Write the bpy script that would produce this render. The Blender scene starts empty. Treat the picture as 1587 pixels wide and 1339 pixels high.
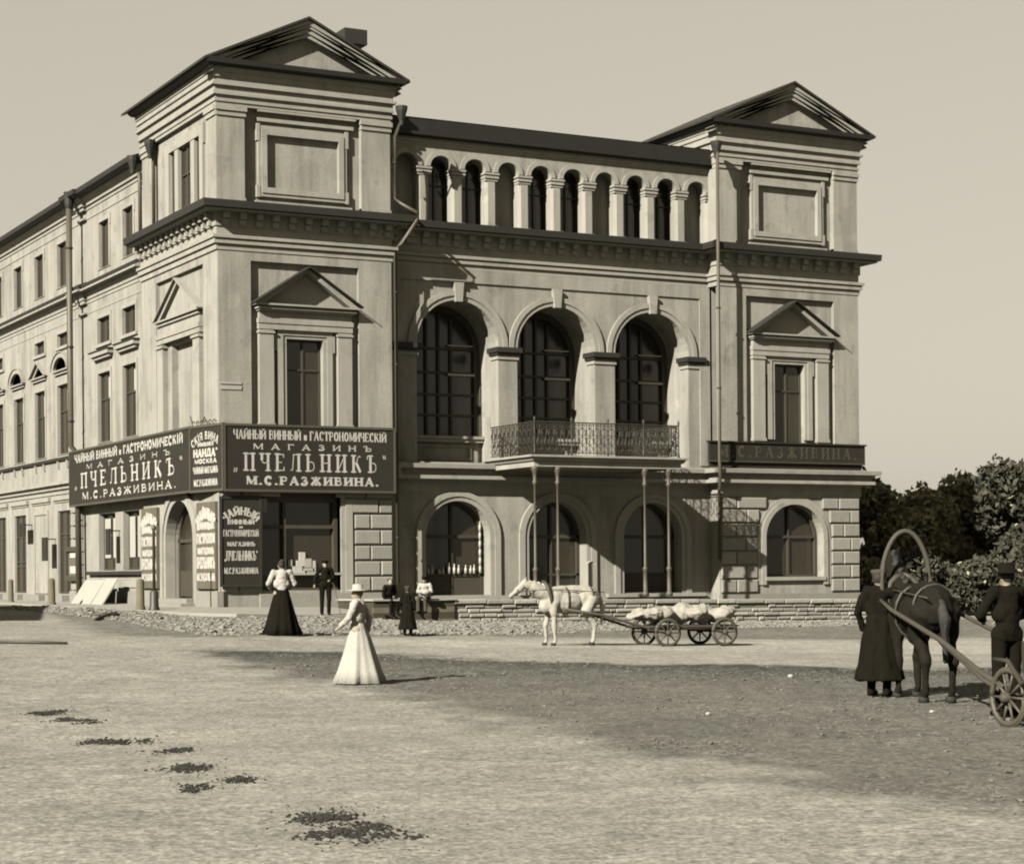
import bpy, bmesh, math, random
import numpy as np
from mathutils import Vector, Matrix
from mathutils.geometry import tessellate_polygon
random.seed(7); R = math.radians
scene = bpy.context.scene; COL = scene.collection

# ------------------------------------------------------------------ camera
TH = math.atan2(6600-793.5, 3076.0); ROLL = .008
cam = bpy.data.cameras.new('camera'); camo = bpy.data.objects.new('camera', cam); COL.objects.link(camo)
cam.sensor_width = 36; cam.lens = 3076.0/1587*36
cam.shift_y = (887.0-669.5)/1587; cam.clip_end = 3000; cam.clip_start = .5
camo.location = (-22.307, -62.872, 1.75)
f = Vector((math.cos(TH), math.sin(TH), 0)); r = Vector((math.sin(TH), -math.cos(TH), 0)); u = Vector((0, 0, 1))
r2 = r*math.cos(ROLL) - u*math.sin(ROLL); u2 = u*math.cos(ROLL) + r*math.sin(ROLL)
camo.rotation_euler = Matrix((r2, u2, -f)).transposed().to_euler()
scene.camera = camo
# ------------------------------------------------------------------ sky, sun, exposure
SUN = Vector((-2.0, -1.0, 1.30)).normalized()
w = bpy.data.worlds.new('World'); scene.world = w; w.use_nodes = True
nt = w.node_tree; nt.nodes.clear()
sky = nt.nodes.new('ShaderNodeTexSky'); sky.sky_type = 'NISHITA'; sky.sun_disc = False
sky.sun_elevation = math.asin(SUN.z); sky.sun_rotation = math.atan2(SUN.x, SUN.y)
sky.air_density = 1.0; sky.dust_density = 2.5
bw = nt.nodes.new('ShaderNodeRGBToBW'); mul = nt.nodes.new('ShaderNodeMix'); mul.data_type = 'RGBA'; mul.blend_type = 'MULTIPLY'
mul.inputs[0].default_value = 1; mul.inputs[7].default_value = (.575, .533, .440, 1)
bg = nt.nodes.new('ShaderNodeBackground'); bg.inputs[1].default_value = .15; wo = nt.nodes.new('ShaderNodeOutputWorld')
pw = nt.nodes.new('ShaderNodeMath'); pw.operation = 'POWER'; pw.inputs[1].default_value = .30
nt.links.new(sky.outputs[0], bw.inputs[0]); nt.links.new(bw.outputs[0], pw.inputs[0]); nt.links.new(pw.outputs[0], mul.inputs[6]); nt.links.new(mul.outputs[2], bg.inputs[0]); nt.links.new(bg.outputs[0], wo.inputs[0])
sl = bpy.data.lights.new('sun', 'SUN'); sl.energy = 5.0; sl.angle = R(.53); sl.color = (1, .97, .92)
so = bpy.data.objects.new('sun', sl); COL.objects.link(so); so.rotation_euler = SUN.to_track_quat('Z', 'Y').to_euler(); so.location = (-60, -40, 60)
scene.cycles.filter_width = 2.0
scene.view_settings.view_transform = 'Standard'; scene.view_settings.look = 'None'
scene.view_settings.exposure = 2.25; scene.view_settings.gamma = 1

# ------------------------------------------------------------------ materials
ALB = .405
def mat(name, col, rough=.9, var=.12, scale=1.2, fine=.08, bump=.15, bscale=25, rnd=0., spec=.25, stain=0.):
    m = bpy.data.materials.new(name); m.use_nodes = True; n = m.node_tree; b = n.nodes['Principled BSDF']
    b.inputs['Roughness'].default_value = rough; b.inputs['Specular IOR Level'].default_value = spec
    L = n.links.new
    pos = n.nodes.new('ShaderNodeNewGeometry')
    def noise(s, d=4.):
        t = n.nodes.new('ShaderNodeTexNoise'); t.inputs['Scale'].default_value = s; t.inputs['Detail'].default_value = d; L(pos.outputs['Position'], t.inputs['Vector']); return t.outputs[0]
    def math_(op, a, bb):
        t = n.nodes.new('ShaderNodeMath'); t.operation = op
        for i, v in enumerate((a, bb)):
            if isinstance(v, (int, float)): t.inputs[i].default_value = v
            else: L(v, t.inputs[i])
        return t.outputs[0]
    # multiplicative brightness around 1
    k = math_('MULTIPLY_ADD', noise(scale), 2*var); n.nodes[-1].inputs[2].default_value = 1-var
    k2 = math_('MULTIPLY_ADD', noise(scale*22), 2*fine); n.nodes[-1].inputs[2].default_value = 1-fine
    k = math_('MULTIPLY', k, k2)
    if rnd:
        oi = n.nodes.new('ShaderNodeObjectInfo'); k3 = math_('MULTIPLY_ADD', oi.outputs['Random'], 2*rnd); n.nodes[-1].inputs[2].default_value = 1-rnd; k = math_('MULTIPLY', k, k3)
    if stain:   # vertical rain streaks and patches
        mp = n.nodes.new('ShaderNodeMapping'); mp.inputs['Scale'].default_value = (2.2, 2.2, .22); L(pos.outputs['Position'], mp.inputs[0])
        t = n.nodes.new('ShaderNodeTexNoise'); t.inputs['Scale'].default_value = 1; t.inputs['Detail'].default_value = 6; t.inputs['Roughness'].default_value = .65; L(mp.outputs[0], t.inputs['Vector'])
        rp = n.nodes.new('ShaderNodeMapRange'); rp.inputs[1].default_value = .42; rp.inputs[2].default_value = .68; rp.inputs[3].default_value = 1; rp.inputs[4].default_value = 1-stain; L(t.outputs[0], rp.inputs[0])
        k = math_('MULTIPLY', k, rp.outputs[0])
        for ps_, a_, b2_, v_ in ((.55, .575, .595, .90), (1.3, .63, .65, .86), (.8, .66, .68, 1.12)):   # repaired and flaked patches
            pt = n.nodes.new('ShaderNodeMapRange'); pt.inputs[1].default_value = a_; pt.inputs[2].default_value = b2_; pt.inputs[3].default_value = 1; pt.inputs[4].default_value = v_; L(noise(ps_, 6), pt.inputs[0]); k = math_('MULTIPLY', k, pt.outputs[0])
    mx = n.nodes.new('ShaderNodeVectorMath'); mx.operation = 'SCALE'; mx.inputs[0].default_value = [c*ALB for c in col]; L(k, mx.inputs['Scale']); L(mx.outputs[0], b.inputs['Base Color'])
    if bump:
        bp = n.nodes.new('ShaderNodeBump'); bp.inputs['Strength'].default_value = bump; bp.inputs['Distance'].default_value = .02; L(noise(bscale, 5), bp.inputs['Height']); L(bp.outputs[0], b.inputs['Normal'])
    return m
def sep(v): return (v, v*.94, v*.75)
def dk(v): return (v, v*.85, v*.52)
PLA = mat('plaster', sep(.285), var=.24, scale=.7, fine=.20, bump=.3, bscale=24, stain=.32)
TRIM = mat('stucco_trim', sep(.29), var=.12, scale=1.5, fine=.14, bump=.3, bscale=28, stain=.14)
STONE = mat('rusticated_stone', sep(.24), var=.14, scale=3, fine=.2, bump=.7, bscale=16, rnd=.10)
PLINTH = mat('plinth_stone', sep(.22), var=.2, scale=2, fine=.15, bump=.6, bscale=14, rnd=.08)
RUBBLE = mat('rubble_stone', sep(.27), var=.2, scale=4, fine=.2, bump=.8, bscale=12, rnd=.22)
MORTAR = mat('mortar', sep(.22), var=.2, scale=5, fine=.2, bump=.5, bscale=30)
METAL = mat('dark_sheet_metal', dk(.018), rough=.7, var=.25, scale=2, fine=.1, bump=.05)
ROOF = mat('roof_iron', dk(.025), rough=.6, var=.3, scale=1, fine=.1, bump=.1, bscale=8)
IRON = mat('wrought_iron', dk(.035), rough=.55, var=.2, bump=.05)
IRONL = mat('painted_iron_column', dk(.065), rough=.6, var=.3, scale=3, bump=.1)
PIPE = mat('zinc_pipe', dk(.075), rough=.55, var=.25, scale=2, fine=.15, bump=.1)
GLASS = mat('window_glass', dk(.032), rough=.15, var=.3, scale=.7, fine=.05, bump=.02, bscale=3, spec=.5)
FRAME = mat('window_frame_wood', dk(.045), rough=.7, var=.2, bump=.1)
FRAME_SUNLIT = mat('sunlit_transom_paint', sep(.42), rough=.8, var=.15, bump=.1)  # pale colour stands in for sunlight on the loggia transoms
DOOR = mat('door_wood', dk(.05), rough=.6, var=.3, scale=3, bump=.2)
SIGN = mat('sign_black_paint', dk(.022), rough=.75, var=.25, scale=1.5, fine=.15, bump=.05, spec=.15)
SIGNG = mat('sign_grey_paint', dk(.10), rough=.8, var=.25, scale=3, fine=.15, bump=.05)
LETT = mat('sign_letter_paint', (.41, .385, .32), rough=.8, var=.25, scale=3, fine=.35, bump=0)
LETD = mat('dark_letters', dk(.055), rough=.6, var=.4, scale=9, bump=0)
CURT = mat('curtain_cloth', sep(.34), rough=.95, var=.15, scale=3, bump=.3)
WOOD = mat('weathered_wood', dk(.12), rough=.9, var=.3, scale=4, fine=.25, bump=.4, bscale=20)
BOARD = mat('pale_board', sep(.32), rough=.9, var=.1, scale=3, fine=.1, bump=.2)
SKIN = mat('skin', (.26, .21, .14), rough=.7, var=.08, scale=20, bump=.05)
HAIR = mat('hair', dk(.015), rough=.8, var=.2, bump=.3)
CLO = mat('dark_cloth', dk(.009), spec=.03, rough=1, var=.25, scale=5, fine=.2, bump=.3, bscale=40)
CLOG = mat('grey_cloth', dk(.05), rough=.95, var=.25, scale=5, fine=.2, bump=.3)
CLOW = mat('white_cloth', (.33, .31, .255), rough=.95, var=.12, scale=6, fine=.12, bump=.4, bscale=30)
HORW = mat('white_horse_coat', (.30, .28, .22), rough=.85, var=.18, scale=5, fine=.15, bump=.3)
HORB = mat('dark_horse_coat', dk(.012), spec=.05, rough=.85, var=.3, scale=5, fine=.2, bump=.3)
LEATH = mat('harness_leather', dk(.04), rough=.6, var=.2, bump=.1)
WOODP = mat('pale_shaft_wood', dk(.05), rough=.8, var=.25, scale=5, bump=.3)
STRAW = mat('pale_load_cloth', (.28, .26, .205), rough=.95, var=.2, scale=6, fine=.2, bump=.6, bscale=12)
LEAF_IN_SHADE = mat('leaf_lightened_for_shade', (.27, .243, .128), rough=.75, var=.35, scale=1.2, fine=.35, bump=0)  # colour lightened to offset the building's shadow on these trees
LEAF_IN_SUN = mat('leaf_darkened_for_sun', (.04, .036, .018), rough=.75, var=.35, scale=1.2, fine=.35, bump=0)  # colour darkened to offset direct sun on the trees farther right
GRAV = mat('gravel', sep(.13), var=.3, scale=3, fine=.25, bump=.5)
LEAFL = mat('pale_leaf', (.30, .28, .16), rough=.7, var=.35, scale=1.5, fine=.3, bump=0)
BARK = mat('bark', dk(.06), var=.3, scale=6, bump=.6)
DUNG = mat('horse_dung', dk(.022), rough=1, var=.3, scale=10, fine=.3, bump=.8, bscale=30)
COB = mat('cobble_stone', sep(.20), var=.3, scale=3, fine=.25, bump=.5)

# ------------------------------------------------------------------ mesh helpers
class Fr:
    """wall frame: u along the wall, w outward, z up"""
    def __init__(s, o, du, dw): s.o, s.du, s.dw = o, du, dw
    def __call__(s, u, w, z): return (s.o[0]+s.du[0]*u+s.dw[0]*w, s.o[1]+s.du[1]*u+s.dw[1]*w, z)
WID = Fr((0, 0), (1, 0), (0, 1))           # plain world axes (w = +Y)
PR = .68
FRT = Fr((0, 0), (1, 0), (0, -1)); CEN = Fr((0, PR), (1, 0), (0, -1)); LFT = Fr((0, 0), (0, 1), (-1, 0)); WNG = Fr((.15, 0), (0, 1), (-1, 0))
LTX = Fr((-.35, 17.1), (0, -1), (-1, 0))   # reads left to right on the side sign
class MB:
    def __init__(s): s.v = []; s.f = []
    def add(s, vs, fs):
        b = len(s.v); s.v += [tuple(p) for p in vs]; s.f += [tuple(b+i for i in q) for q in fs]; return s
    def box(s, fr, u0, u1, w0, w1, z0, z1):
        vs = [fr(a, b, c) for c in (z0, z1) for a, b in ((u0, w0), (u1, w0), (u1, w1), (u0, w1))]
        return s.add(vs, [(0, 1, 2, 3), (4, 5, 6, 7), (0, 1, 5, 4), (1, 2, 6, 5), (2, 3, 7, 6), (3, 0, 4, 7)])
    def frust(s, fr, u0, u1, w0, w1, z0, z1, b=.03):
        """block with a chamfered front face"""
        wf = w1-b
        vs = [fr(a, w0, c) for a, c in ((u0, z0), (u1, z0), (u1, z1), (u0, z1))] + [fr(a, wf, c) for a, c in ((u0, z0), (u1, z0), (u1, z1), (u0, z1))] + [fr(a, w1, c) for a, c in ((u0+b, z0+b), (u1-b, z0+b), (u1-b, z1-b), (u0+b, z1-b))]
        q = [(0, 1, 2, 3)]
        for k in (0, 4): q += [(k+i, k+(i+1) % 4, k+4+(i+1) % 4, k+4+i) for i in range(4)]
        return s.add(vs, q+[(8, 9, 10, 11)])
    def ext(s, fr, outer, holes, w0, w1, caps=True):
        """extruded (u,z) polygon with holes between outward depths w0 and w1"""
        loops = [outer]+list(holes); flat = [p for l in loops for p in l]
        tris = tessellate_polygon([[Vector((p[0], p[1], 0)) for p in l] for l in loops]) if caps else []
        n = len(flat); vs = [fr(p[0], w0, p[1]) for p in flat]+[fr(p[0], w1, p[1]) for p in flat]
        fs = [tuple(t) for t in tris]+[tuple(i+n for i in t) for t in tris]; k = 0
        for l in loops:
            m = len(l); fs += [(k+i, k+(i+1) % m, n+k+(i+1) % m, n+k+i) for i in range(m)]; k += m
        return s.add(vs, fs)
    def sweep(s, path, prof, closed=False):
        """profile [(w,z)] swept along plan points, outward to the right of travel, mitred"""
        n = len(path); P = [Vector(p) for p in path]; rows = []
        def nrm(a, b): d = (b-a).normalized(); return Vector((d.y, -d.x))
        for i in range(n):
            if i == 0: m = nrm(P[0], P[1])
            elif i == n-1: m = nrm(P[-2], P[-1])
            else:
                a, b = nrm(P[i-1], P[i]), nrm(P[i], P[i+1]); m = (a+b); m = m/(m.dot(a)) if abs(m.dot(a)) > .05 else a
            rows.append([(P[i].x+m.x*w_, P[i].y+m.y*w_, z_) for w_, z_ in prof])
        k = len(prof); fs = []
        for i in range(n-1):
            for j in range(k-1 if not closed else k): fs.append((i*k+j, (i+1)*k+j, (i+1)*k+(j+1) % k, i*k+(j+1) % k))
        fs += [tuple(range(k)), tuple((n-1)*k+j for j in range(k))]
        return s.add([p for row in rows for p in row], fs)
    def tube(s, pts, rad, n=8):
        pts = [Vector(p) for p in pts]; rad = rad if isinstance(rad, (list, tuple)) else [rad]*len(pts); m = len(pts); vs = []
        for i, p in enumerate(pts):
            t = (pts[min(i+1, m-1)]-pts[max(i-1, 0)]).normalized(); a = t.cross(Vector((0, 0, 1)))
            if a.length < .05: a = t.cross(Vector((1, 0, 0)))
            a.normalize(); b = t.cross(a)
            vs += [p+(a*math.cos(2*math.pi*j/n)+b*math.sin(2*math.pi*j/n))*rad[i] for j in range(n)]
        fs = [(i*n+j, i*n+(j+1) % n, (i+1)*n+(j+1) % n, (i+1)*n+j) for i in range(m-1) for j in range(n)]
        return s.add(vs, fs+[tuple(range(n)), tuple((m-1)*n+j for j in range(n))])
    def lathe(s, c, prof, n=10, sx=1, sy=1):
        vs = [(c[0]+q*sx*math.cos(2*math.pi*j/n), c[1]+q*sy*math.sin(2*math.pi*j/n), c[2]+z) for q, z in prof for j in range(n)]; m = len(prof)
        return s.add(vs, [(i*n+j, i*n+(j+1) % n, (i+1)*n+(j+1) % n, (i+1)*n+j) for i in range(m-1) for j in range(n)]+[tuple(range(n)), tuple((m-1)*n+j for j in range(n))])
    def cap(s, p0, r0, p1, r1, n=12):
        """tapered capsule"""
        p0, p1 = Vector(p0), Vector(p1); t = (p1-p0); L = t.length; t = t/L if L > 1e-6 else Vector((0, 0, 1)); pts = []; rad = []
        for a in (-80, -50, -20): pts.append(p0+t*r0*math.sin(R(a))); rad.append(r0*math.cos(R(a)))
        for a in (20, 50, 80): pts.append(p1+t*r1*math.sin(R(a))); rad.append(r1*math.cos(R(a)))
        return s.tube(pts, rad, n)
    def ell(s, c, rx, ry, rz, tilt=0, n=12):
        M = Matrix.Rotation(tilt, 3, 'Y'); vs = []
        rows = [-88, -60, -30, 0, 30, 60, 88]
        for a in rows:
            for j in range(n):
                p = M @ Vector((rx*math.cos(R(a))*math.cos(2*math.pi*j/n), ry*math.cos(R(a))*math.sin(2*math.pi*j/n), rz*math.sin(R(a)))); vs.append(Vector(c)+p)
        m = len(rows)
        return s.add(vs, [(i*n+j, i*n+(j+1) % n, (i+1)*n+(j+1) % n, (i+1)*n+j) for i in range(m-1) for j in range(n)]+[tuple(range(n)), tuple((m-1)*n+j for j in range(n))])
    def mesh(s, name, m=None, smooth=False):
        me = bpy.data.meshes.new(name); me.from_pydata(s.v, [], s.f)
        bm = bmesh.new(); bm.from_mesh(me); bmesh.ops.recalc_face_normals(bm, faces=bm.faces); bm.to_mesh(me); bm.free()
        if m: me.materials.append(m)
        if smooth: me.polygons.foreach_set('use_smooth', [True]*len(me.polygons))
        return me
    def build(s, name, m, parent=None, smooth=False):
        return link(name, s.mesh(name, m, smooth), parent)
def link(name, me, parent=None, loc=None, rot=None):
    o = bpy.data.objects.new(name, me); COL.objects.link(o); o.parent = parent
    if loc is not None: o.location = loc
    if rot is not None: o.rotation_euler = rot
    return o
def tag(o, label, cat, group=None):
    o['label'] = label; o['category'] = cat
    if group: o['group'] = group
    return o
def thing(name, label, cat, loc=(0, 0, 0), rz=0, group=None):
    o = bpy.data.objects.new(name, None); COL.objects.link(o); o.location = loc; o.rotation_euler = (0, 0, rz); o.empty_display_size = .3
    return tag(o, label, cat, group)
def arch(c, h, zb, zs, rise=None, n=20):
    rise = h if rise is None else rise
    return [(c-h, zb)]+[(c-h*math.cos(math.pi*i/n), zs+rise*math.sin(math.pi*i/n)) for i in range(n+1)]+[(c+h, zb)]
def rect(u0, u1, z0, z1): return [(u0, z0), (u1, z0), (u1, z1), (u0, z1)]
def ring(c, h0, h1, zb, zs, k0=None, k1=None, n=20):
    """arch moulding outline between half widths h0 < h1"""
    return arch(c, h1, zb, zs, k1, n)+arch(c, h0, zb, zs, k0, n)[::-1]
def remesh(name, mb, voxel, m, parent, smooth=6):
    me = mb.mesh(name); o = bpy.data.objects.new(name, me); COL.objects.link(o)
    md = o.modifiers.new('r', 'REMESH'); md.mode = 'VOXEL'; md.voxel_size = voxel
    if smooth: sm = o.modifiers.new('s', 'SMOOTH'); sm.iterations = smooth; sm.factor = .5
    dg = bpy.context.evaluated_depsgraph_get(); me2 = bpy.data.meshes.new_from_object(o.evaluated_get(dg)); bpy.data.objects.remove(o); bpy.data.meshes.remove(me)
    me2.name = name; me2.materials.clear(); me2.materials.append(m); me2.polygons.foreach_set('use_smooth', [True]*len(me2.polygons))
    return link(name, me2, parent)

# ------------------------------------------------------------------ ground
CP = np.array([(-6,-21.5,.38),(-8,-9,.47),(0,-.3,.58),(-2,8,.6),(-2,20,.62),(-2,40,.65),(3,-1,.5),(1.6,-5.4,.42),(4.5,-3.6,.16),(7.5,-3.6,.11),(14,-4,0),(20,-4,-.1),(25.5,-4,-.2),(40,-4,-.3),(60,20,-.3),(0,-24,.12),(3.5,-26,.05),(-10,-34.5,.02),(-5,-41,0),(-16,-42,0),(-17,-50,0),(-22,-62,0),(-26,-20,.45),(-20,-33,.12),(10,-30,-.02),(8,-15,.06),(20,-18,-.1),(-30,20,.6),(-30,-60,0),(10,-50,0),(40,-30,-.2),(-60,-30,.4),(-60,40,.6),(60,-60,-.2),(-40,-100,0),(40,-100,-.1)], float)
_n = len(CP); _A = np.zeros((_n+3, _n+3)); _A[:_n, :_n] = np.linalg.norm(CP[:, None, :2]-CP[None, :, :2], axis=2)-np.eye(_n)*.6
_A[:_n, _n] = 1; _A[:_n, _n+1:] = CP[:, :2]; _A[_n:, :_n] = _A[:_n, _n:].T; _W = np.linalg.solve(_A, np.r_[CP[:, 2], 0, 0, 0])
def T(x, y):
    x = np.clip(np.asarray(x, float), -60, 60); y = np.clip(np.asarray(y, float), -100, 45); s = _W[_n]+_W[_n+1]*x+_W[_n+2]*y
    for i in range(_n): s = s+_W[i]*np.hypot(x-CP[i, 0], y-CP[i, 1])
    return s
def inside(poly, x, y):
    c = np.zeros(x.shape, bool); j = len(poly)-1
    for i in range(len(poly)):
        (xi, yi), (xj, yj) = poly[i], poly[j]; c ^= ((yi > y) != (yj > y)) & (x < (xj-xi)*(y-yi)/(yj-yi+1e-9)+xi); j = i
    return c
def edge_dist(poly, x, y):
    d = np.full(x.shape, 1e9); n = len(poly)
    for i in range(n):
        a = np.array(poly[i]); b = np.array(poly[(i+1) % n]); ab = b-a; t = np.clip(((x-a[0])*ab[0]+(y-a[1])*ab[1])/(ab@ab+1e-9), 0, 1); d = np.minimum(d, np.hypot(x-a[0]-t*ab[0], y-a[1]-t*ab[1]))
    return d
ROUGH = [(-9.56,-25.4),(-8.26,-26.2),(-6.33,-27.5),(-5,-29.8),(-3.15,-31.9),(-.73,-35),(3,-37),(8,-44),(0,-56),(-12.4,-52.2),(-12.65,-51),(-12.7,-49.8),(-12.59,-48.2),(-12.2,-46.3),(-11.82,-44),(-11.09,-40.8),(-10.74,-38.1),(-10.39,-35.5),(-10.13,-32),(-9.74,-28.1)]
COBB = [(-6,14),(-6,.7),(-9.24,-19.1),(-7.57,-21.3),(-5.28,-21.6),(-1.25,-20),(1.84,-20.8),(5.36,-22),(8.43,-23.4),(30,-24),(30,-2),(4,-2),(3.2,-5.6),(-2.6,-6.3),(-2.6,14)]
def axis(lo, mid, hi, s0, s1, far):
    a = list(np.arange(lo, mid, s0))+list(np.arange(mid, hi+s1/2, s1)); s = s1
    while a[-1] < far: s *= 1.35; a.append(a[-1]+s)
    s = s0; pre = []; x = lo
    while x > -far: s *= 1.35; x -= s; pre.append(x)
    return np.array(pre[::-1]+a)
gx = axis(-26, 8, 34, .12, .3, 900); gy = axis(-60, -22, 16, .12, .25, 900)
X, Y = np.meshgrid(gx, gy); rng = np.random.default_rng(3)
Z = T(X, Y)
def vnoise(x, y, s, seed):
    g = np.random.default_rng(seed).random((256, 256)); xi = x*s; yi = y*s; x0 = np.floor(xi).astype(int); y0 = np.floor(yi).astype(int); fx = xi-x0; fy = yi-y0; fx = fx*fx*(3-2*fx); fy = fy*fy*(3-2*fy)
    G = lambda a, b: g[a % 256, b % 256]
    return (G(x0, y0)*(1-fx)+G(x0+1, y0)*fx)*(1-fy)+(G(x0, y0+1)*(1-fx)+G(x0+1, y0+1)*fx)*fy
nz = (vnoise(X, Y, .9, 1)-.5)*.5+(vnoise(X, Y, 2.3, 2)-.5)*.3
def soft(poly, width, amp): 
    d = edge_dist(poly, X, Y)*np.where(inside(poly, X, Y), 1, -1)+nz*amp
    return np.clip(d/width+.5, 0, 1)
mr = soft(ROUGH, .9, 2.2); TOPL = [(-9.56, -25.4), (-6.33, -27.5), (-5, -29.8), (-3.15, -31.9), (-.73, -35), (3, -37)]; dtop = np.full(X.shape, 1e9)
for (ax_, ay_), (bx_, by_) in zip(TOPL, TOPL[1:]):
    tt = np.clip(((X-ax_)*(bx_-ax_)+(Y-ay_)*(by_-ay_))/((bx_-ax_)**2+(by_-ay_)**2), 0, 1); dtop = np.minimum(dtop, np.hypot(X-ax_-tt*(bx_-ax_), Y-ay_-tt*(by_-ay_)))
mr = mr*(.66+.5*np.exp(-dtop/2.5)); mc = soft(COBB, .7, 1.2)
Z = Z+(vnoise(X, Y, .5, 5)-.5)*.03+(vnoise(X, Y, 1.8, 6)-.5)*.010*(1+2.4*mr+2.4*mc)
Z = Z+(vnoise(X, Y, 3.9, 11)-.5)*.030*np.clip(mr, 0, 1)+(vnoise(X, Y, 4.5, 12)-.5)*.004
def track(x0, y0, x1, y1, bow, half=.68, dep=.013, wid=.12):   # wheel ruts worn into the earth
    global Z
    dx, dy = x1-x0, y1-y0; l_ = math.hypot(dx, dy); ux, uy = dx/l_, dy/l_; s_ = (X-x0)*ux+(Y-y0)*uy; o_ = -(X-x0)*uy+(Y-y0)*ux; q_ = s_/l_; o_ = o_-bow*4*q_*(1-q_)+.10*np.sin(s_*.7)
    for e in (-half, half): Z = Z-dep*np.exp(-((o_-e)/wid)**2)*((q_ > 0) & (q_ < 1))*(.4+.9*vnoise(X, Y, .6, 21))+dep*.45*np.exp(-((o_-e-.22)/.10)**2)*((q_ > 0) & (q_ < 1))
track(-32, -44, 20, -27, -2.5); track(-30, -40, 12, -24, 1.5); track(-26, -59, -7, -20, 2.0); track(-21, -61, 6, -44, -1.2); track(-24, -60, -2, -33, -2.2)
ny, nx = X.shape
me = bpy.data.meshes.new('ground'); me.vertices.add(nx*ny); me.vertices.foreach_set('co', np.stack([X, Y, Z], 2).astype(np.float32).ravel())
idx = np.arange(nx*ny).reshape(ny, nx); q = np.stack([idx[:-1, :-1], idx[:-1, 1:], idx[1:, 1:], idx[1:, :-1]], 2).reshape(-1, 4)
me.loops.add(q.size); me.loops.foreach_set('vertex_index', q.ravel().astype(np.int32)); me.polygons.add(len(q)); me.polygons.foreach_set('loop_start', np.arange(0, q.size, 4, dtype=np.int32)); me.update(calc_edges=True)
ROAD = [(-7.7, -21.3), (-5.1, -24.8), (-1.35, -26.4), (3.1, -30), (20, -42), (30, -26), (7, -24.6), (1, -22), (-4, -22)]
mrd = soft(ROAD, .8, .8)
for nm, arr in (('rough', mr), ('cobble', mc), ('road', mrd)):
    at_ = me.attributes.new(nm, 'FLOAT', 'POINT'); at_.data.foreach_set('value', arr.astype(np.float32).ravel())
me.polygons.foreach_set('use_smooth', [True]*len(me.polygons))
gm = bpy.data.materials.new('packed_earth'); gm.use_nodes = True; n = gm.node_tree; b = n.nodes['Principled BSDF']; b.inputs['Roughness'].default_value = .95; b.inputs['Specular IOR Level'].default_value = .1
L = n.links.new; geo = n.nodes.new('ShaderNodeNewGeometry')
def gnoise(s, det=5., rgh=.6, stretch=None):
    t = n.nodes.new('ShaderNodeTexNoise'); t.inputs['Scale'].default_value = s; t.inputs['Detail'].default_value = det; t.inputs['Roughness'].default_value = rgh
    if stretch:
        mp = n.nodes.new('ShaderNodeMapping'); mp.inputs['Scale'].default_value = stretch; mp.inputs['Rotation'].default_value = (0, 0, R(-28)); L(geo.outputs['Position'], mp.inputs[0]); L(mp.outputs[0], t.inputs['Vector'])
    else: L(geo.outputs['Position'], t.inputs['Vector'])
    return t.outputs[0]
def gm_(op, a, b_, c_=None):
    t = n.nodes.new('ShaderNodeMath'); t.operation = op
    for i, v in enumerate((a, b_, c_)):
        if v is None: continue
        if isinstance(v, (int, float)): t.inputs[i].default_value = v
        else: L(v, t.inputs[i])
    return t.outputs[0]
def attr(nm): t = n.nodes.new('ShaderNodeAttribute'); t.attribute_name = nm; return t.outputs['Fac']
def mr_(v, a, b_, c, d):
    t = n.nodes.new('ShaderNodeMapRange'); L(v, t.inputs[0])
    for i, q_ in enumerate((a, b_, c, d)): t.inputs[i+1].default_value = q_
    return t.outputs[0]
k = gm_('MULTIPLY_ADD', gnoise(.35), .7, .66)
for sc_, lo, hi in ((2.2, .84, 1.14), (7, .76, 1.20), (13, .68, 1.28), (26, .66, 1.30)): k = gm_('MULTIPLY', k, mr_(gnoise(sc_, 3, .6), .30, .70, lo, hi))
k = gm_('MULTIPLY', k, mr_(gnoise(1, 5, .7, (.5, 1.1, 1)), .3, .7, .86, 1.12))
k = gm_('MULTIPLY', k, mr_(gnoise(10, 5, .85), .585, .65, 1, .48)); k = gm_('MULTIPLY', k, mr_(gnoise(4.2, 6, .85), .635, .68, 1, .62)); k = gm_('MULTIPLY', k, mr_(gnoise(17, 4, .8), .66, .70, 1, 1.35))
rv = gm_('MULTIPLY', attr('rough'), mr_(gnoise(8, 6, .85), .30, .60, .34, .98)); cv = gm_('MULTIPLY', attr('cobble'), mr_(gnoise(6, 5, .8), .35, .65, .08, .75))
k = gm_('MULTIPLY', k, gm_('MULTIPLY_ADD', attr('road'), .20, 1.0)); k = gm_('MULTIPLY', k, gm_('SUBTRACT', 1, rv)); k = gm_('MULTIPLY', k, gm_('SUBTRACT', 1, cv)); k = gm_('MAXIMUM', k, .10)
vm = n.nodes.new('ShaderNodeVectorMath'); vm.operation = 'SCALE'; vm.inputs[0].default_value = sep(.113); L(k, vm.inputs['Scale']); L(vm.outputs[0], b.inputs['Base Color'])
bp = n.nodes.new('ShaderNodeBump'); bp.inputs['Strength'].default_value = .55; bp.inputs['Distance'].default_value = .03; L(gnoise(16, 5, .7), bp.inputs['Height']); L(bp.outputs[0], b.inputs['Normal'])
me.materials.append(gm); ground = link('ground', me); ground['kind'] = 'structure'

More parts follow.
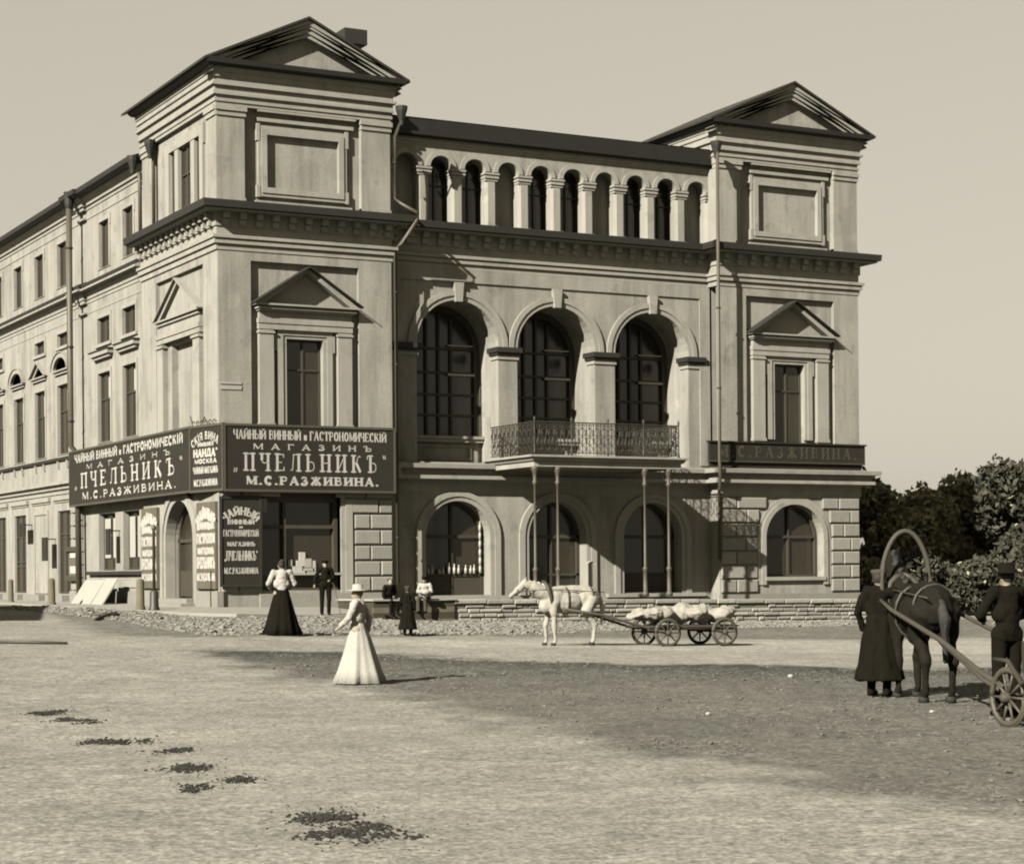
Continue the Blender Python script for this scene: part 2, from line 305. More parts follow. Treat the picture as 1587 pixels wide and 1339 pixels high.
# raised stone pavement round the shop corner
pv = MB(); pts = [(4.0, -.02), (3.9, -3.1), (3.0, -5.2), (-1.6, -6.0), (-2.75, -5.0), (-2.75, 34), (-.02, 34), (-.02, -.02)]
zt = [float(T(*p))+.1 for p in pts]; zt[0] = .62; zt[1] = .5
m_ = len(pts); pv.add([(p[0], p[1], z) for p, z in zip(pts, zt)]+[(p[0], p[1], z-.6) for p, z in zip(pts, zt)], [(i, (i+1) % m_, m_+(i+1) % m_, m_+i) for i in range(m_)])
tr = tessellate_polygon([[Vector((p[0], p[1], 0)) for p in pts]]); pv.f += [tuple(t) for t in tr]
pav = pv.build('pavement', mat('pavement_stone', sep(.27), var=.15, scale=1.5, fine=.15, bump=.4, bscale=12)); pav['kind'] = 'structure'
def zp(x, y): return float(T(x, y))+.1
# ------------------------------------------------------------------ the corner building
B = thing('corner_building', 'pale stuccoed corner building with two pedimented towers and a loggia between them', 'building')
LTW, RT0, RTW = 6.33, 19.95, 26.55          # left tower 0..LTW, right tower RT0..RTW
OUT = [(0, 8.3), (0, 0), (LTW, 0), (LTW, PR), (RT0, PR), (RT0, 0), (RTW, 0), (RTW, 9)]
def window(fr, u0, u1, z0, z1, w, mu=1, tr=(.62,), fm=FRAME, gl=GLASS, parent=None, bar=.05, curtain=None):
    """rectangular window: outer frame with mullions and transoms, dark pane behind"""
    m = MB(); b_ = bar
    m.box(fr, u0, u0+b_*1.4, w-.05, w+.03, z0, z1).box(fr, u1-b_*1.4, u1, w-.05, w+.03, z0, z1).box(fr, u0+b_*1.4, u1-b_*1.4, w-.05, w+.028, z0, z0+b_*1.6).box(fr, u0+b_*1.4, u1-b_*1.4, w-.05, w+.028, z1-b_*1.4, z1)
    for i in range(mu): c = u0+(u1-u0)*(i+1)/(mu+1); m.box(fr, c-b_*.6, c+b_*.6, w-.045, w+.024, z0+b_, z1-b_)
    for t in tr: c = z0+(z1-z0)*t; m.box(fr, u0+b_, u1-b_, w-.04, w+.034, c-b_*.5, c+b_*.5)
    o = m.build('window', fm, parent or B)
    MB().box(fr, u0+.01, u1-.01, w-.09, w-.03, z0+.01, z1-.01).build('pane', gl, o)
    if curtain: 
        a, c, d, e = curtain; MB().box(fr, u0+(u1-u0)*a, u0+(u1-u0)*c, w-.028, w-.022, z0+(z1-z0)*d, z0+(z1-z0)*e).build('curtain', CURT, o)
    return o
def pediment(fr, c, hw, z, rise, w0, w1, parent, m=TRIM, th=.16, seg=False, over=.08, fl=METAL):
    """small window pediment: bed cornice, tympanum, two raking pieces and a metal cap"""
    a = MB(); a.box(fr, c-hw+.16, c+hw-.16, w0, w1-.16, z-.14, z-.075).box(fr, c-hw+.10, c+hw-.10, w0, w1-.08, z-.075, z-.02).box(fr, c-hw+.2, c+hw-.2, w0, w1-.2, z-.02, z+.04).box(fr, c-hw, c+hw, w0, w1, z+.04, z+.10)
    k = rise/hw
    if not seg:
        a.ext(fr, [(c-hw, z+.102), (c-hw+.32, z+.102), (c, z+rise-.14), (c+hw-.32, z+.102), (c+hw, z+.102), (c, z+rise)], [], w0, w1-.10)
        a.ext(fr, [(c-hw+.34, z+.102), (c+hw-.34, z+.102), (c, z+rise-.17)], [], w0, w0+.05)
    else:
        n_ = 14; o_ = [(c-hw*math.cos(math.pi*i/n_), z+.102+rise*math.sin(math.pi*i/n_)) for i in range(n_+1)]; i_ = [(c-(hw-.22)*math.cos(math.pi*i/n_), z+.102+(rise-.2)*math.sin(math.pi*i/n_)) for i in range(n_+1)]
        a.ext(fr, o_+i_[::-1], [], w0, w1-.015); a.ext(fr, i_, [], w0, w0+.05)
    o = a.build('window_pediment', m, parent)
    g = MB()
    if not seg: g.ext(fr, [(c-hw-.06, z+.09), (c, z+rise), (c+hw+.06, z+.09), (c+hw+.06, z+.13), (c, z+rise+.045), (c-hw-.06, z+.13)], [], w0, w1+over)
    else: g.ext(fr, [(p[0], p[1]) for p in o_]+[(c-(hw+.04)*math.cos(math.pi*i/n_), z+.102+(rise+.04)*math.sin(math.pi*i/n_)) for i in range(n_, -1, -1)], [], w0, w1+.04)
    g.build('flashing', fl, o); return o
# --- core mass
c_ = MB(); c_.box(WID, .62, LTW-.02, .62, 9, -1, 18.6); c_.build('inner_wall', PLA, B)
MB().box(WID, RT0+.02, RTW-.3, .62, 10, -1, 18.6).build('inner_wall', PLA, B)
MB().box(WID, LTW-.02, RT0+.02, PR+1.75, 12, -1, 17.3).build('inner_wall', PLA, B)
MB().box(WID, .8, 10, 8.2, 60, -1, 16.9).build('inner_wall', PLA, B)
# --- tower fronts
def tower(u0, u1, c, s, left):
    f_ = FRT; G_ = 1.30*s; gc = c+(.05 if left else .12)
    # ground floor skin with the arched window, or the dark timber shopfront
    if left:
        s0, s1 = 1.42, 4.36
        MB().ext(f_, rect(u0, u1, -1, 5.6), [rect(s0, s1, 1.2, 4.5)], -.6, -.02).build('wall', PLA, B)
        m = MB().box(f_, s0, s0+.14, -.5, -.28, 1.2, 4.5).box(f_, s1-.14, s1, -.5, -.28, 1.2, 4.5).box(f_, s0+.14, s1-.14, -.5, -.285, 4.2, 4.5).box(f_, s0+.14, s1-.14, -.5, -.285, 3.3, 3.42).box(f_, s0+.14, s1-.14, -.5, -.285, 1.2, 1.72).box(f_, s0+.95, s0+1.05, -.5, -.29, 1.72, 4.2).build('shopfront', DOOR, B)
        MB().box(f_, s0+.1, s1-.1, -.55, -.47, 1.7, 4.3).build('pane', GLASS, m); MB().box(f_, s0+.6, s1, -.3, .05, 1.72, 1.79).build('sill', TRIM, B)
        MB().box(f_, s1, s1+.16, -.4, .05, 1.1, 4.4).box(f_, s1+.16, s1+.42, -.1, .09, 1.1, 4.3).build('jamb', TRIM, B)
    else:
        MB().ext(f_, rect(u0, u1, -1, 5.6), [arch(gc, G_, 1.45, 3.0, 1.30)], -.6, -.02).build('wall', PLA, B)
        o = MB().ext(f_, ring(gc, G_-.01, G_+.20, 1.2, 3.0, 1.30, 1.50), [], -.3, .07).ext(f_, ring(gc, G_+.202, G_+.36, 1.2, 3.0, 1.50, 1.63), [], -.1, .02).build('arch_moulding', TRIM, B)
        wd = MB().ext(f_, ring(gc, G_-.12, G_, 1.5, 3.0, 1.18, 1.30), [], -.5, -.38).box(f_, gc-.04, gc+.04, -.49, -.40, 1.5, 4.25).box(f_, gc-G_, gc+G_, -.495, -.385, 3.0, 3.1).box(f_, gc-G_, gc+G_, -.495, -.385, 1.48, 1.6).build('window', FRAME, B)
        MB().ext(f_, arch(gc, G_-.02, 1.5, 3.0, 1.28), [], -.56, -.5).build('pane', GLASS, wd)
        MB().box(f_, gc-G_-.05, gc+G_+.05, -.4, .12, 1.36, 1.5).build('sill', TRIM, B)
    MB().box(f_, u0 if not left else u0+1.4, u1, -.05, .10, -.8, .85 if not left else 1.1).build('plinth', PLINTH, B)
    # rusticated blocks
    z = .9 if not left else 1.14; row = 0
    while z < 4.5:
        h = .515; zz = min(z+h, 4.56); zm = max(z, 3.0)
        hw = G_+.37 if z < 3.0 else max(.35, (G_+.37)*math.sqrt(max(0, 1-((zm-3.0)/1.66)**2)))+.02
        for side in (0, 1):
            a, b2 = (u0+.02, gc-hw) if side == 0 else (gc+hw, u1-.02)
            if left and side == 0: a = .05
            k = [.42, .68][row % 2] if side == 0 else [.58, .32][row % 2]
            cut = a+(min(b2-a, 1.75))*k if side == 0 else b2-(min(b2-a, 1.75))*k
            for p0, p1 in ((a, cut), (cut, b2)):
                if p1-p0 > .18: MB().frust(f_, p0+.02, p1-.02, -.05, .075+random.uniform(-.01, .012), z+.018, zz-.018, .035).build('block', STONE, B)
        z += h+.02; row += 1
    # second storey: wall plane with sunk panel and pedimented window
    pw = 1.967*s; pc = c
    MB().ext(f_, rect(u0+(.015 if left else 0), u1, 5.6, 12.6), [rect(pc-pw, pc+pw, 5.7, 12.26)], -.141, .03).build('wall', PLA, B)
    MB().ext(f_, rect(pc-pw-.05, pc+pw+.05, 5.6, 12.4), [rect(pc-.67*s, pc+.67*s, 6.3, 9.72)], -.62, -.142).build('panel_wall', PLA, B)
    for sg in (-1, 1):
        q_ = pc+sg*1.43*s; m = MB().box(f_, q_-.26*s, q_+.26*s, -.14, .06, 5.7, 9.98).box(f_, q_-.30*s, q_+.30*s, -.14, .10, 9.86, 9.93).box(f_, q_-.29*s, q_+.29*s, -.14, .09, 6.72, 6.84); m.build('pilaster', TRIM, B)
    m = MB().box(f_, pc-1.71*s, pc+1.71*s, -.14, .08, 10.0, 10.2).box(f_, pc-1.73*s, pc+1.73*s, -.14, .11, 10.2, 10.36).box(f_, pc-1.68*s, pc+1.68*s, -.14, .05, 10.36, 10.62); m.build('entablature', TRIM, B)
    pediment(f_, pc, 1.90*s, 10.74, 1.36, -.14, .34, B, over=.14)
    fr_ = MB()
    for d0, d1, w_ in ((.67*s, .80*s, -.06), (.802*s, 1.0*s, -.02)):
        fr_.box(f_, pc-d1, pc-d0, -.14, w_, 6.8, 9.72+(d1-.67*s)*.85).box(f_, pc+d0, pc+d1, -.14, w_, 6.8, 9.72+(d1-.67*s)*.85).box(f_, pc-d0, pc+d0, -.14, w_, 9.72+(d0-.67*s)*.85, 9.72+(d1-.67*s)*.85)
    for sg in (-1, 1): fr_.box(f_, pc+sg*1.04*s-.05, pc+sg*1.04*s+.05, -.14, -.025, 9.3, 9.86)
    fr_.build('window_surround', TRIM, B)
    window(f_, pc-.67*s, pc+.67*s, 6.3, 9.72, -.34, 1, (.70,))
    # third storey
    MB().box(f_, u0+.9*s, u1-.9*s, -.62, -.24, 14.0, 17.6).build('wall', PLA, B)
    p1 = .995*s
    for a, b2 in ((u0, u0+p1), (u1-1.08*s, u1)):
        MB().box(f_, a+(.015 if left and a == u0 else 0), b2, -.62, 0, 14.0, 17.05).box(f_, a+(.015 if left and a == u0 else 0), b2+.03, -.3, .035, 14.14, 14.34).build('pilaster', PLA, B)
        k = MB(); k.box(f_, a-.02, b2+.04, -.3, .05, 17.05, 17.13).box(f_, a-.05, b2+.07, -.3, .09, 17.22, 17.38).box(f_, a-.02, b2+.04, -.3, .04, 17.13, 17.22).build('capital', TRIM, B)
    q0, q1 = pc-1.615*s, pc+1.615*s
    k = MB()
    for d, w_ in ((0, -.10), (.12, -.06)):
        e = .12 if d == 0 else .19
        k.ext(f_, rect(q0+d, q1-d, 14.48+d, 16.87-d), [rect(q0+d+e-.002, q1-d-e+.002, 14.48+d+e-.002, 16.87-d-e+.002)], -.30, w_)
    for sg, q_ in ((-1, q0), (1, q1)): k.box(f_, q_-.06, q_+.06, -.24, -.085, 16.35, 16.93).box(f_, q_-.06, q_+.06, -.24, -.085, 14.45, 14.85)
    k.build('panel_frame', TRIM, B)
    k = MB().box(f_, q0-.05, q1+.3, -.24, .02, 17.30, 17.42).box(f_, q0-.02, q1+.25, -.24, -.08, 17.0, 17.12); k.build('panel_hood', TRIM, B)
    MB().box(f_, q0-.1, q1+.2, -.24, -.11, 14.18, 14.34).build('panel_sill', TRIM, B)
tower(0, LTW, 3.13, 1.0, True); tower(RT0, RTW, 23.28, 1.055, False)
# --- tower crowns: entablature, pediment, gabled roof
def crown(u0, u1, depth, left):
    path = [(u0, depth), (u0, 0), (u1, 0), (u1, depth)]
    MB().sweep(path, [(-.4, 17.38), (.03, 17.38), (.03, 17.5), (.07, 17.5), (.07, 17.60), (.02, 17.62), (.02, 17.72), (.12, 17.72), (.12, 17.82), (.09, 17.84), (.09, 18.0), (.19, 18.02), (.19, 18.1), (.10, 18.12), (.10, 18.26), (.16, 18.30), (.16, 18.44), (.20, 18.46), (.20, 18.62), (-.4, 18.62)]).build('cornice', TRIM, B)
    MB().sweep(path, [(-.4, 18.60+.022), (.30, 18.622), (.46, 18.68), (.50, 18.84), (-.4, 18.9)]).build('gutter', METAL, B)
    c = (u0+u1)/2; hw = (u1-u0)/2+.47; za, ze = 20.58, 18.84
    MB().ext(FRT, [(u0-.3, 18.7), (u1+.3, 18.7), (c, 20.35)], [], -.6, -.02).build('gable_wall', PLA, B)
    sl_ = (za-ze)/hw
    for sg in (-1, 1):
        m = MB()
        for d0, d1, w_ in ((.10, .26, .40), (.262, .36, .36), (.362, .52, .30), (.522, .66, .24)):
            pts_ = [(c+sg*(hw-.12), ze-d0+.12*sl_), (c, za-d0), (c, za-d1), (c+sg*(hw-.12-max(0, d1-.3)*2.0), max(ze-d1+(.12+max(0, d1-.3)*2.0)*sl_, 18.86))]
            m.ext(FRT, pts_, [], -.3, w_)
        m.build('raking_cornice', TRIM, B)
    # roof sheets
    y0, y1 = -.50, depth+.5
    for sg in (-1, 1):
        m = MB(); ax, bx = c, c+sg*(hw+.1)
        m.add([(ax, y0, za), (bx, y0, ze-.02), (bx, y1, ze-.02), (ax, y1, za), (ax, y0, za-.085), (bx, y0, ze-.105), (bx, y1, ze-.105), (ax, y1, za-.085)], [(0, 1, 2, 3), (4, 5, 6, 7), (0, 1, 5, 4), (1, 2, 6, 5), (2, 3, 7, 6), (3, 0, 4, 7)])
        m.build('roof', ROOF, B)
    MB().ext(FRT, [(u0-.3, 18.7), (u1+.3, 18.7), (c, 20.35)], [], -depth-.3, -depth).build('gable_wall', PLA, B)
crown(0, LTW, 8.3, True); crown(RT0, RTW, 5.0, False)
ch = MB().box(WID, 6.75, 7.3, 4.6, 5.2, 17, 21.3).build('chimney', mat('chimney_brick', dk(.12), var=.3, scale=4, bump=.5), B)
MB().box(WID, 6.6, 7.5, 4.5, 5.3, 21.3, 21.85).build('chimney_cap', METAL, ch)
# --- main cornice of the second storey (all round) and its modillions
MB().sweep(OUT, [(-.3, 12.57), (.06, 12.57), (.06, 12.74), (.04, 12.75), (.14, 12.77), (.14, 12.91), (.10, 12.92), (.20, 12.95), (.20, 13.05), (.08, 13.07), (.03, 13.09), (.03, 13.34), (.08, 13.36), (.08, 13.81), (.30, 13.83), (.30, 13.858), (-.3, 13.858)]).build('entablature', TRIM, B)
MB().sweep(OUT, [(-.3, 13.86), (.56, 13.86), (.58, 13.87), (.67, 13.885), (.69, 14.12), (-.3, 14.19)]).build('cornice', METAL, B)
MB().sweep(OUT, [(.31, 13.81), (.55, 13.81), (.55, 13.855), (.31, 13.855)], closed=True).build('cornice_fillet', TRIM, B)
mo = MB().box(FRT, -.11, .11, .08, .30, 13.59, 13.80).box(FRT, -.11, .11, .08, .20, 13.38, 13.57).mesh('modillion', TRIM)
for i in range(14): link('modillion', mo, B, (0, .35+i*.59, 0), (0, 0, R(-90)))
for i in range(11): link('modillion', mo, B, (.25+i*.59, 0, 0))
for i in range(22): link('modillion', mo, B, (LTW+.35+i*.61, PR, 0))
for i in range(11): link('modillion', mo, B, (RT0+.25+i*.61, 0, 0))
# --- ground-floor cornice (continues behind the signs)
MB().sweep(OUT[2:], [(-.3, 4.56), (.03, 4.56), (.03, 4.62), (.06, 4.64), (.06, 5.0), (.20, 5.06), (.46, 5.08), (.46, 5.2), (.34, 5.22), (.34, 5.42), (.62, 5.45), (.64, 5.60), (-.3, 5.7)]).build('cornice', TRIM, B)
# --- centre: arcade
ac = [6.60+1.351*k for k in range(11)]
comb = [(LTW-.1, 17.6), (LTW-.1, 16.15)]
for i in range(10): comb += [((ac[i]+ac[i+1])/2-.43*math.cos(math.pi*j/14), 16.15+.42*math.sin(math.pi*j/14)) for j in range(15)]
MB().ext(CEN, comb+[(RT0+.1, 16.15), (RT0+.1, 17.6)], [], -.45, 0).build('arcade_wall', PLA, B)
am = MB()
for i in range(10): am.ext(CEN, ring((ac[i]+ac[i+1])/2, .43, .60, 16.18, 16.18, .40, .57, 14), [], -.02, .05)
am.build('arch_moulding', TRIM, B)
cm = MB(); cw = .23
sh = [(-cw, -.12), (-cw+.09, -.02), (cw-.09, -.02), (cw, -.12), (cw, -.43), (-cw, -.43)]
nn = len(sh); cm.add([CEN(a, b_, z) for z in (14.2, 15.86) for a, b_ in sh], [(i, (i+1) % nn, nn+(i+1) % nn, nn+i) for i in range(nn)]+[tuple(range(nn)), tuple(range(nn, 2*nn))])
cm.box(CEN, -.26, .26, -.45, .01, 14.17, 14.26).box(CEN, -.25, .25, -.45, .0, 15.86, 15.93).box(CEN, -.28, .28, -.46, .04, 15.95, 16.03).box(CEN, -.25, .25, -.45, .0, 16.03, 16.08).box(CEN, -.30, .30, -.47, .06, 16.08, 16.15)
cme = cm.mesh('column', TRIM)
for a in ac: link('column', cme, B, (a, 0, 0))
MB().box(CEN, LTW-.1, RT0+.1, -1.2, -.70, 14.0, 17.3).build('arcade_back_wall', PLA, B)
MB().box(CEN, LTW-.1, RT0+.1, -1.1, -.02, 14.0, 14.172).build('arcade_floor', TRIM, B)
for i in range(10):
    c = (ac[i]+ac[i+1])/2
    if i % 3 == 0:
        MB().box(CEN, c-.66, c+.66, -1.02, -.55, 14.17, 16.8).build('arcade_back_wall', PLA, B)
    else: window(CEN, c-.52, c+.52, 14.3, 16.5, -.62, 1, (.6,), bar=.045)
MB().sweep([(LTW-.05, PR), (RT0+.05, PR)], [(-.3, 16.9), (.03, 16.9), (.05, 16.97), (.10, 16.99), (.10, 17.06), (.05, 17.08), (.05, 17.12), (.10, 17.14), (-.3, 17.15)]).build('cornice', TRIM, B)
MB().sweep([(LTW-.05, PR), (RT0+.05, PR)], [(-.3, 17.152), (.16, 17.152), (.30, 17.2), (.40, 17.74), (-.3, 17.8)]).build('gutter', METAL, B)
MB().add([(LTW, PR-.42, 17.76), (RT0, PR-.42, 17.76), (RT0, 6.5, 19.1), (LTW, 6.5, 19.1), (LTW, 13, 17.5), (RT0, 13, 17.5)], [(0, 1, 2, 3), (3, 2, 5, 4)]).build('roof', ROOF, B)
# --- centre: second-storey loggia with three arches
AC = [9.24, 13.27, 17.39]; AH = 1.63
MB().ext(CEN, rect(LTW-.1, RT0+.1, 5.68, 12.6), [[(c-AH, 5.7)]+arch(c, AH, 5.7, 9.87, 1.60)[1:-1]+[(c+AH, 5.7)] for c in AC], -1.5, 0).build('wall', PLA, B)
MB().box(CEN, LTW-.1, RT0+.1, -.1, .06, 12.12, 12.575).box(CEN, LTW-.1, 7.0, -.1, .06, 5.75, 12.12).box(CEN, 19.52, RT0+.1, -.1, .06, 5.75, 12.12).build('wall_band', PLA, B)
am = MB()
for c in AC: am.ext(CEN, ring(c, AH, AH+.17, 9.88, 9.88, 1.60, 1.76), [], -.03, .045).ext(CEN, ring(c, AH+.172, AH+.36, 9.88, 9.88, 1.762, 1.94), [], -.03, .09)
am.build('arch_moulding', TRIM, B)
for c in AC: MB().ext(CEN, [(c-.13, 11.42), (c+.13, 11.42), (c+.19, 12.1), (c-.19, 12.1)], [], -.2, .17).build('keystone', TRIM, B)
for a, b_ in ((LTW+.02, AC[0]-AH), (AC[0]+AH, AC[1]-AH), (AC[1]+AH, AC[2]-AH), (AC[2]+AH, 19.6)):
    MB().box(CEN, a-.05, b_+.05, -.55, .05, 9.45, 9.55).box(CEN, a-.03, b_+.03, -.52, .03, 9.55, 9.6).build('impost', TRIM, B)
    MB().box(CEN, a-.09, b_+.09, -.6, .10, 9.6, 9.7).box(CEN, a-.14, b_+.14, -.65, .17, 9.7, 9.88).build('impost_cap', METAL, B)
for c in AC:
    MB().box(CEN, c-AH-.1, c+AH+.1, -1.75, -1.40, 5.6, 6.5).ext(CEN, rect(c-1.2, c+1.2, 5.85, 6.42), [rect(c-1.1, c+1.1, 5.95, 6.32)], -1.42, -1.34).build('parapet', PLA, B)
    MB().box(CEN, c-AH+.02, c+AH-.02, -1.6, -1.18, 6.5, 6.62).box(CEN, c-AH+.01, c+AH-.01, -1.6, -1.12, 6.62, 6.72).build('sill', TRIM, B)
    wd = MB().ext(CEN, ring(c, AH-.22, AH+.05, 6.72, 9.87, 1.38, 1.65), [], -1.7, -1.52)
    for q_ in (-.5, 0, .5): wd.box(CEN, c+q_-.045, c+q_+.045, -1.66, -1.56, 6.72, 11.2 if q_ == 0 else 11.0)
    for z_ in (7.5, 8.25, 9.05, 9.92): wd.box(CEN, c-AH, c+AH, -1.665, -1.55, z_-.04, z_+.04)
    wo_ = wd.build('window', FRAME, B); MB().box(CEN, c+.35, c+AH-.2, -1.60, -1.50, 8.95, 9.02).build('transom_highlight', FRAME_SUNLIT, wo_); MB().box(CEN, c+.35, c+AH-.25, -1.60, -1.50, 10.02, 10.07).build('transom_highlight', FRAME_SUNLIT, wo_); MB().ext(CEN, arch(c, AH, 6.6, 9.87, 1.60), [], -1.74, -1.66).build('pane', GLASS, wo_)  # sunlit right ends of the transoms painted as pale bars
MB().box(CEN, LTW-.02, RT0+.02, -1.5, .02, 5.5, 5.695).build('loggia_floor', TRIM, B)
# --- centre: ground floor
GC = [9.18, 13.26, 17.36]; GH = [1.29, 1.22, 1.29]
MB().ext(CEN, rect(LTW-.1, RT0+.1, -1, 5.0), [arch(c, h, .95, 3.04, 1.29) for c, h in zip(GC, GH)], -.7, 0).build('wall', PLA, B)
for k, (c, h) in enumerate(zip(GC, GH)):
    MB().ext(CEN, ring(c, h-.005, h+.17, .92, 3.04, 1.285, 1.44), [], -.3, .05).ext(CEN, ring(c, h+.172, h+.40, .92, 3.04, 1.442, 1.62), [], -.1, .10).build('arch_moulding', TRIM, B)
    wd = MB().ext(CEN, ring(c, h-.14, h+.02, .95, 3.04, 1.15, 1.31), [], -.62, -.5).box(CEN, c-.05, c+.05, -.61, -.51, .95, 4.2).box(CEN, c-h, c+h, -.605, -.5, 3.0, 3.12).box(CEN, c-h, c+h, -.605, -.5, 1.62, 1.70)
    if k != 1: wd.box(CEN, c-h, c+h, -.605, -.53, .95, 1.62)
    wo_ = wd.build('window' if k != 1 else 'door', FRAME if k != 1 else DOOR, B); MB().ext(CEN, arch(c, h, .95, 3.04, 1.29), [], -.68, -.6).build('pane', GLASS, wo_)
MB().box(CEN, 7.0, 11.2, -.1, .22, .80, .93).box(CEN, 15.3, 19.6, -.1, .22, .80, .93).build('sill', TRIM, B)
# low white post and panel by the entrance
MB().box(WID, 13.5, 13.85, -1.15, -.75, .7, 2.05).add([(13.5, -1.15, 2.05), (13.85, -1.15, 2.05), (13.85, -.75, 2.05), (13.5, -.75, 2.05), (13.67, -.95, 2.16)], [(0, 1, 4), (1, 2, 4), (2, 3, 4), (3, 0, 4)]).build('entrance_post', TRIM, B)
# --- balcony over the entrance
BX0, BX1, BY = 10.4, 16.45, -2.8
MB().sweep([(BX0, PR), (BX0, BY), (BX1, BY), (BX1, PR)], [(-.3, 5.40), (-.02, 5.40), (-.02, 5.58), (.05, 5.60), (.10, 5.68), (.10, 5.71), (.20, 5.73), (.20, 5.80), (-.3, 5.82)]).build('balcony_edge', TRIM, B)
MB().box(WID, BX0+.05, BX1-.05, BY+.05, PR, 5.43, 5.80).build('balcony_slab', PLA, B)
cl = MB().lathe((0, 0, 0), [(.13, .0), (.13, .12), (.08, .16), (.075, .9), (.10, .95), (.10, 1.02), (.055, 1.06), (.045, 3.9), (.09, 3.95), (.09, 4.02), (.06, 4.06), (.075, 4.3), (.14, 4.45), (.14, 4.54)], 12).mesh('balcony_column', IRONL, True)
for x in (10.5, 11.4, 14.95, 15.95): link('balcony_column', cl, B, (x, BY+.12, .86))
bar_ = MB().box(WID, -.011, .011, -.011, .011, 5.86, 6.94).mesh('baluster', IRON)
scr = MB()
for zc_, rr in ((6.05, .11), (6.32, .13), (6.62, .13), (6.82, .07)):
    scr.tube([(rr*math.cos(a*math.pi/8), 0, zc_+rr*math.sin(a*math.pi/8)) for a in range(17)], .012, 5)
scr.tube([(-.13, 0, 6.45), (-.06, 0, 6.2), (.06, 0, 6.7), (.13, 0, 6.45)], .011, 5)
scm = scr.mesh('scroll', IRON)
post_ = MB().lathe((0, 0, 0), [(.04, 5.8), (.04, 5.95), (.022, 6.0), (.03, 6.2), (.022, 6.4), (.035, 6.6), (.022, 6.9), (.03, 7.0), (.045, 7.06), (.02, 7.12), (.005, 7.16)], 8).mesh('railing_post', IRON, True)
rl = MB(); e_ = .08
for a, b_ in (((BX0+e_, PR-.1), (BX0+e_, BY+e_)), ((BX0+e_, BY+e_), (BX1-e_, BY+e_)), ((BX1-e_, BY+e_), (BX1-e_, PR-.1))):
    for z_, t_ in ((6.95, .025), (6.88, .012), (5.9, .015)): rl.tube([(a[0], a[1], z_), (b_[0], b_[1], z_)], t_, 6)
rl.build('railing', IRON, B)
for i in range(5): link('railing_post', post_, B, (BX0+e_+(BX1-BX0-2*e_)*i/4, BY+e_, 0))
nb = 40
for i in range(nb+1):
    x = BX0+e_+(BX1-BX0-2*e_)*i/nb; link('baluster', bar_, B, (x, BY+e_, 0))
    if i % 2 == 1: link('scroll', scm, B, (x, BY+e_-.002, 0))
for xs in (BX0+e_, BX1-e_):
    for i in range(1, 20):
        y = BY+e_+(PR-.1-BY-e_)*i/20; link('baluster', bar_, B, (xs, y, 0))
        if i % 2: link('scroll', scm, B, (xs, y, 0), (0, 0, R(90)))
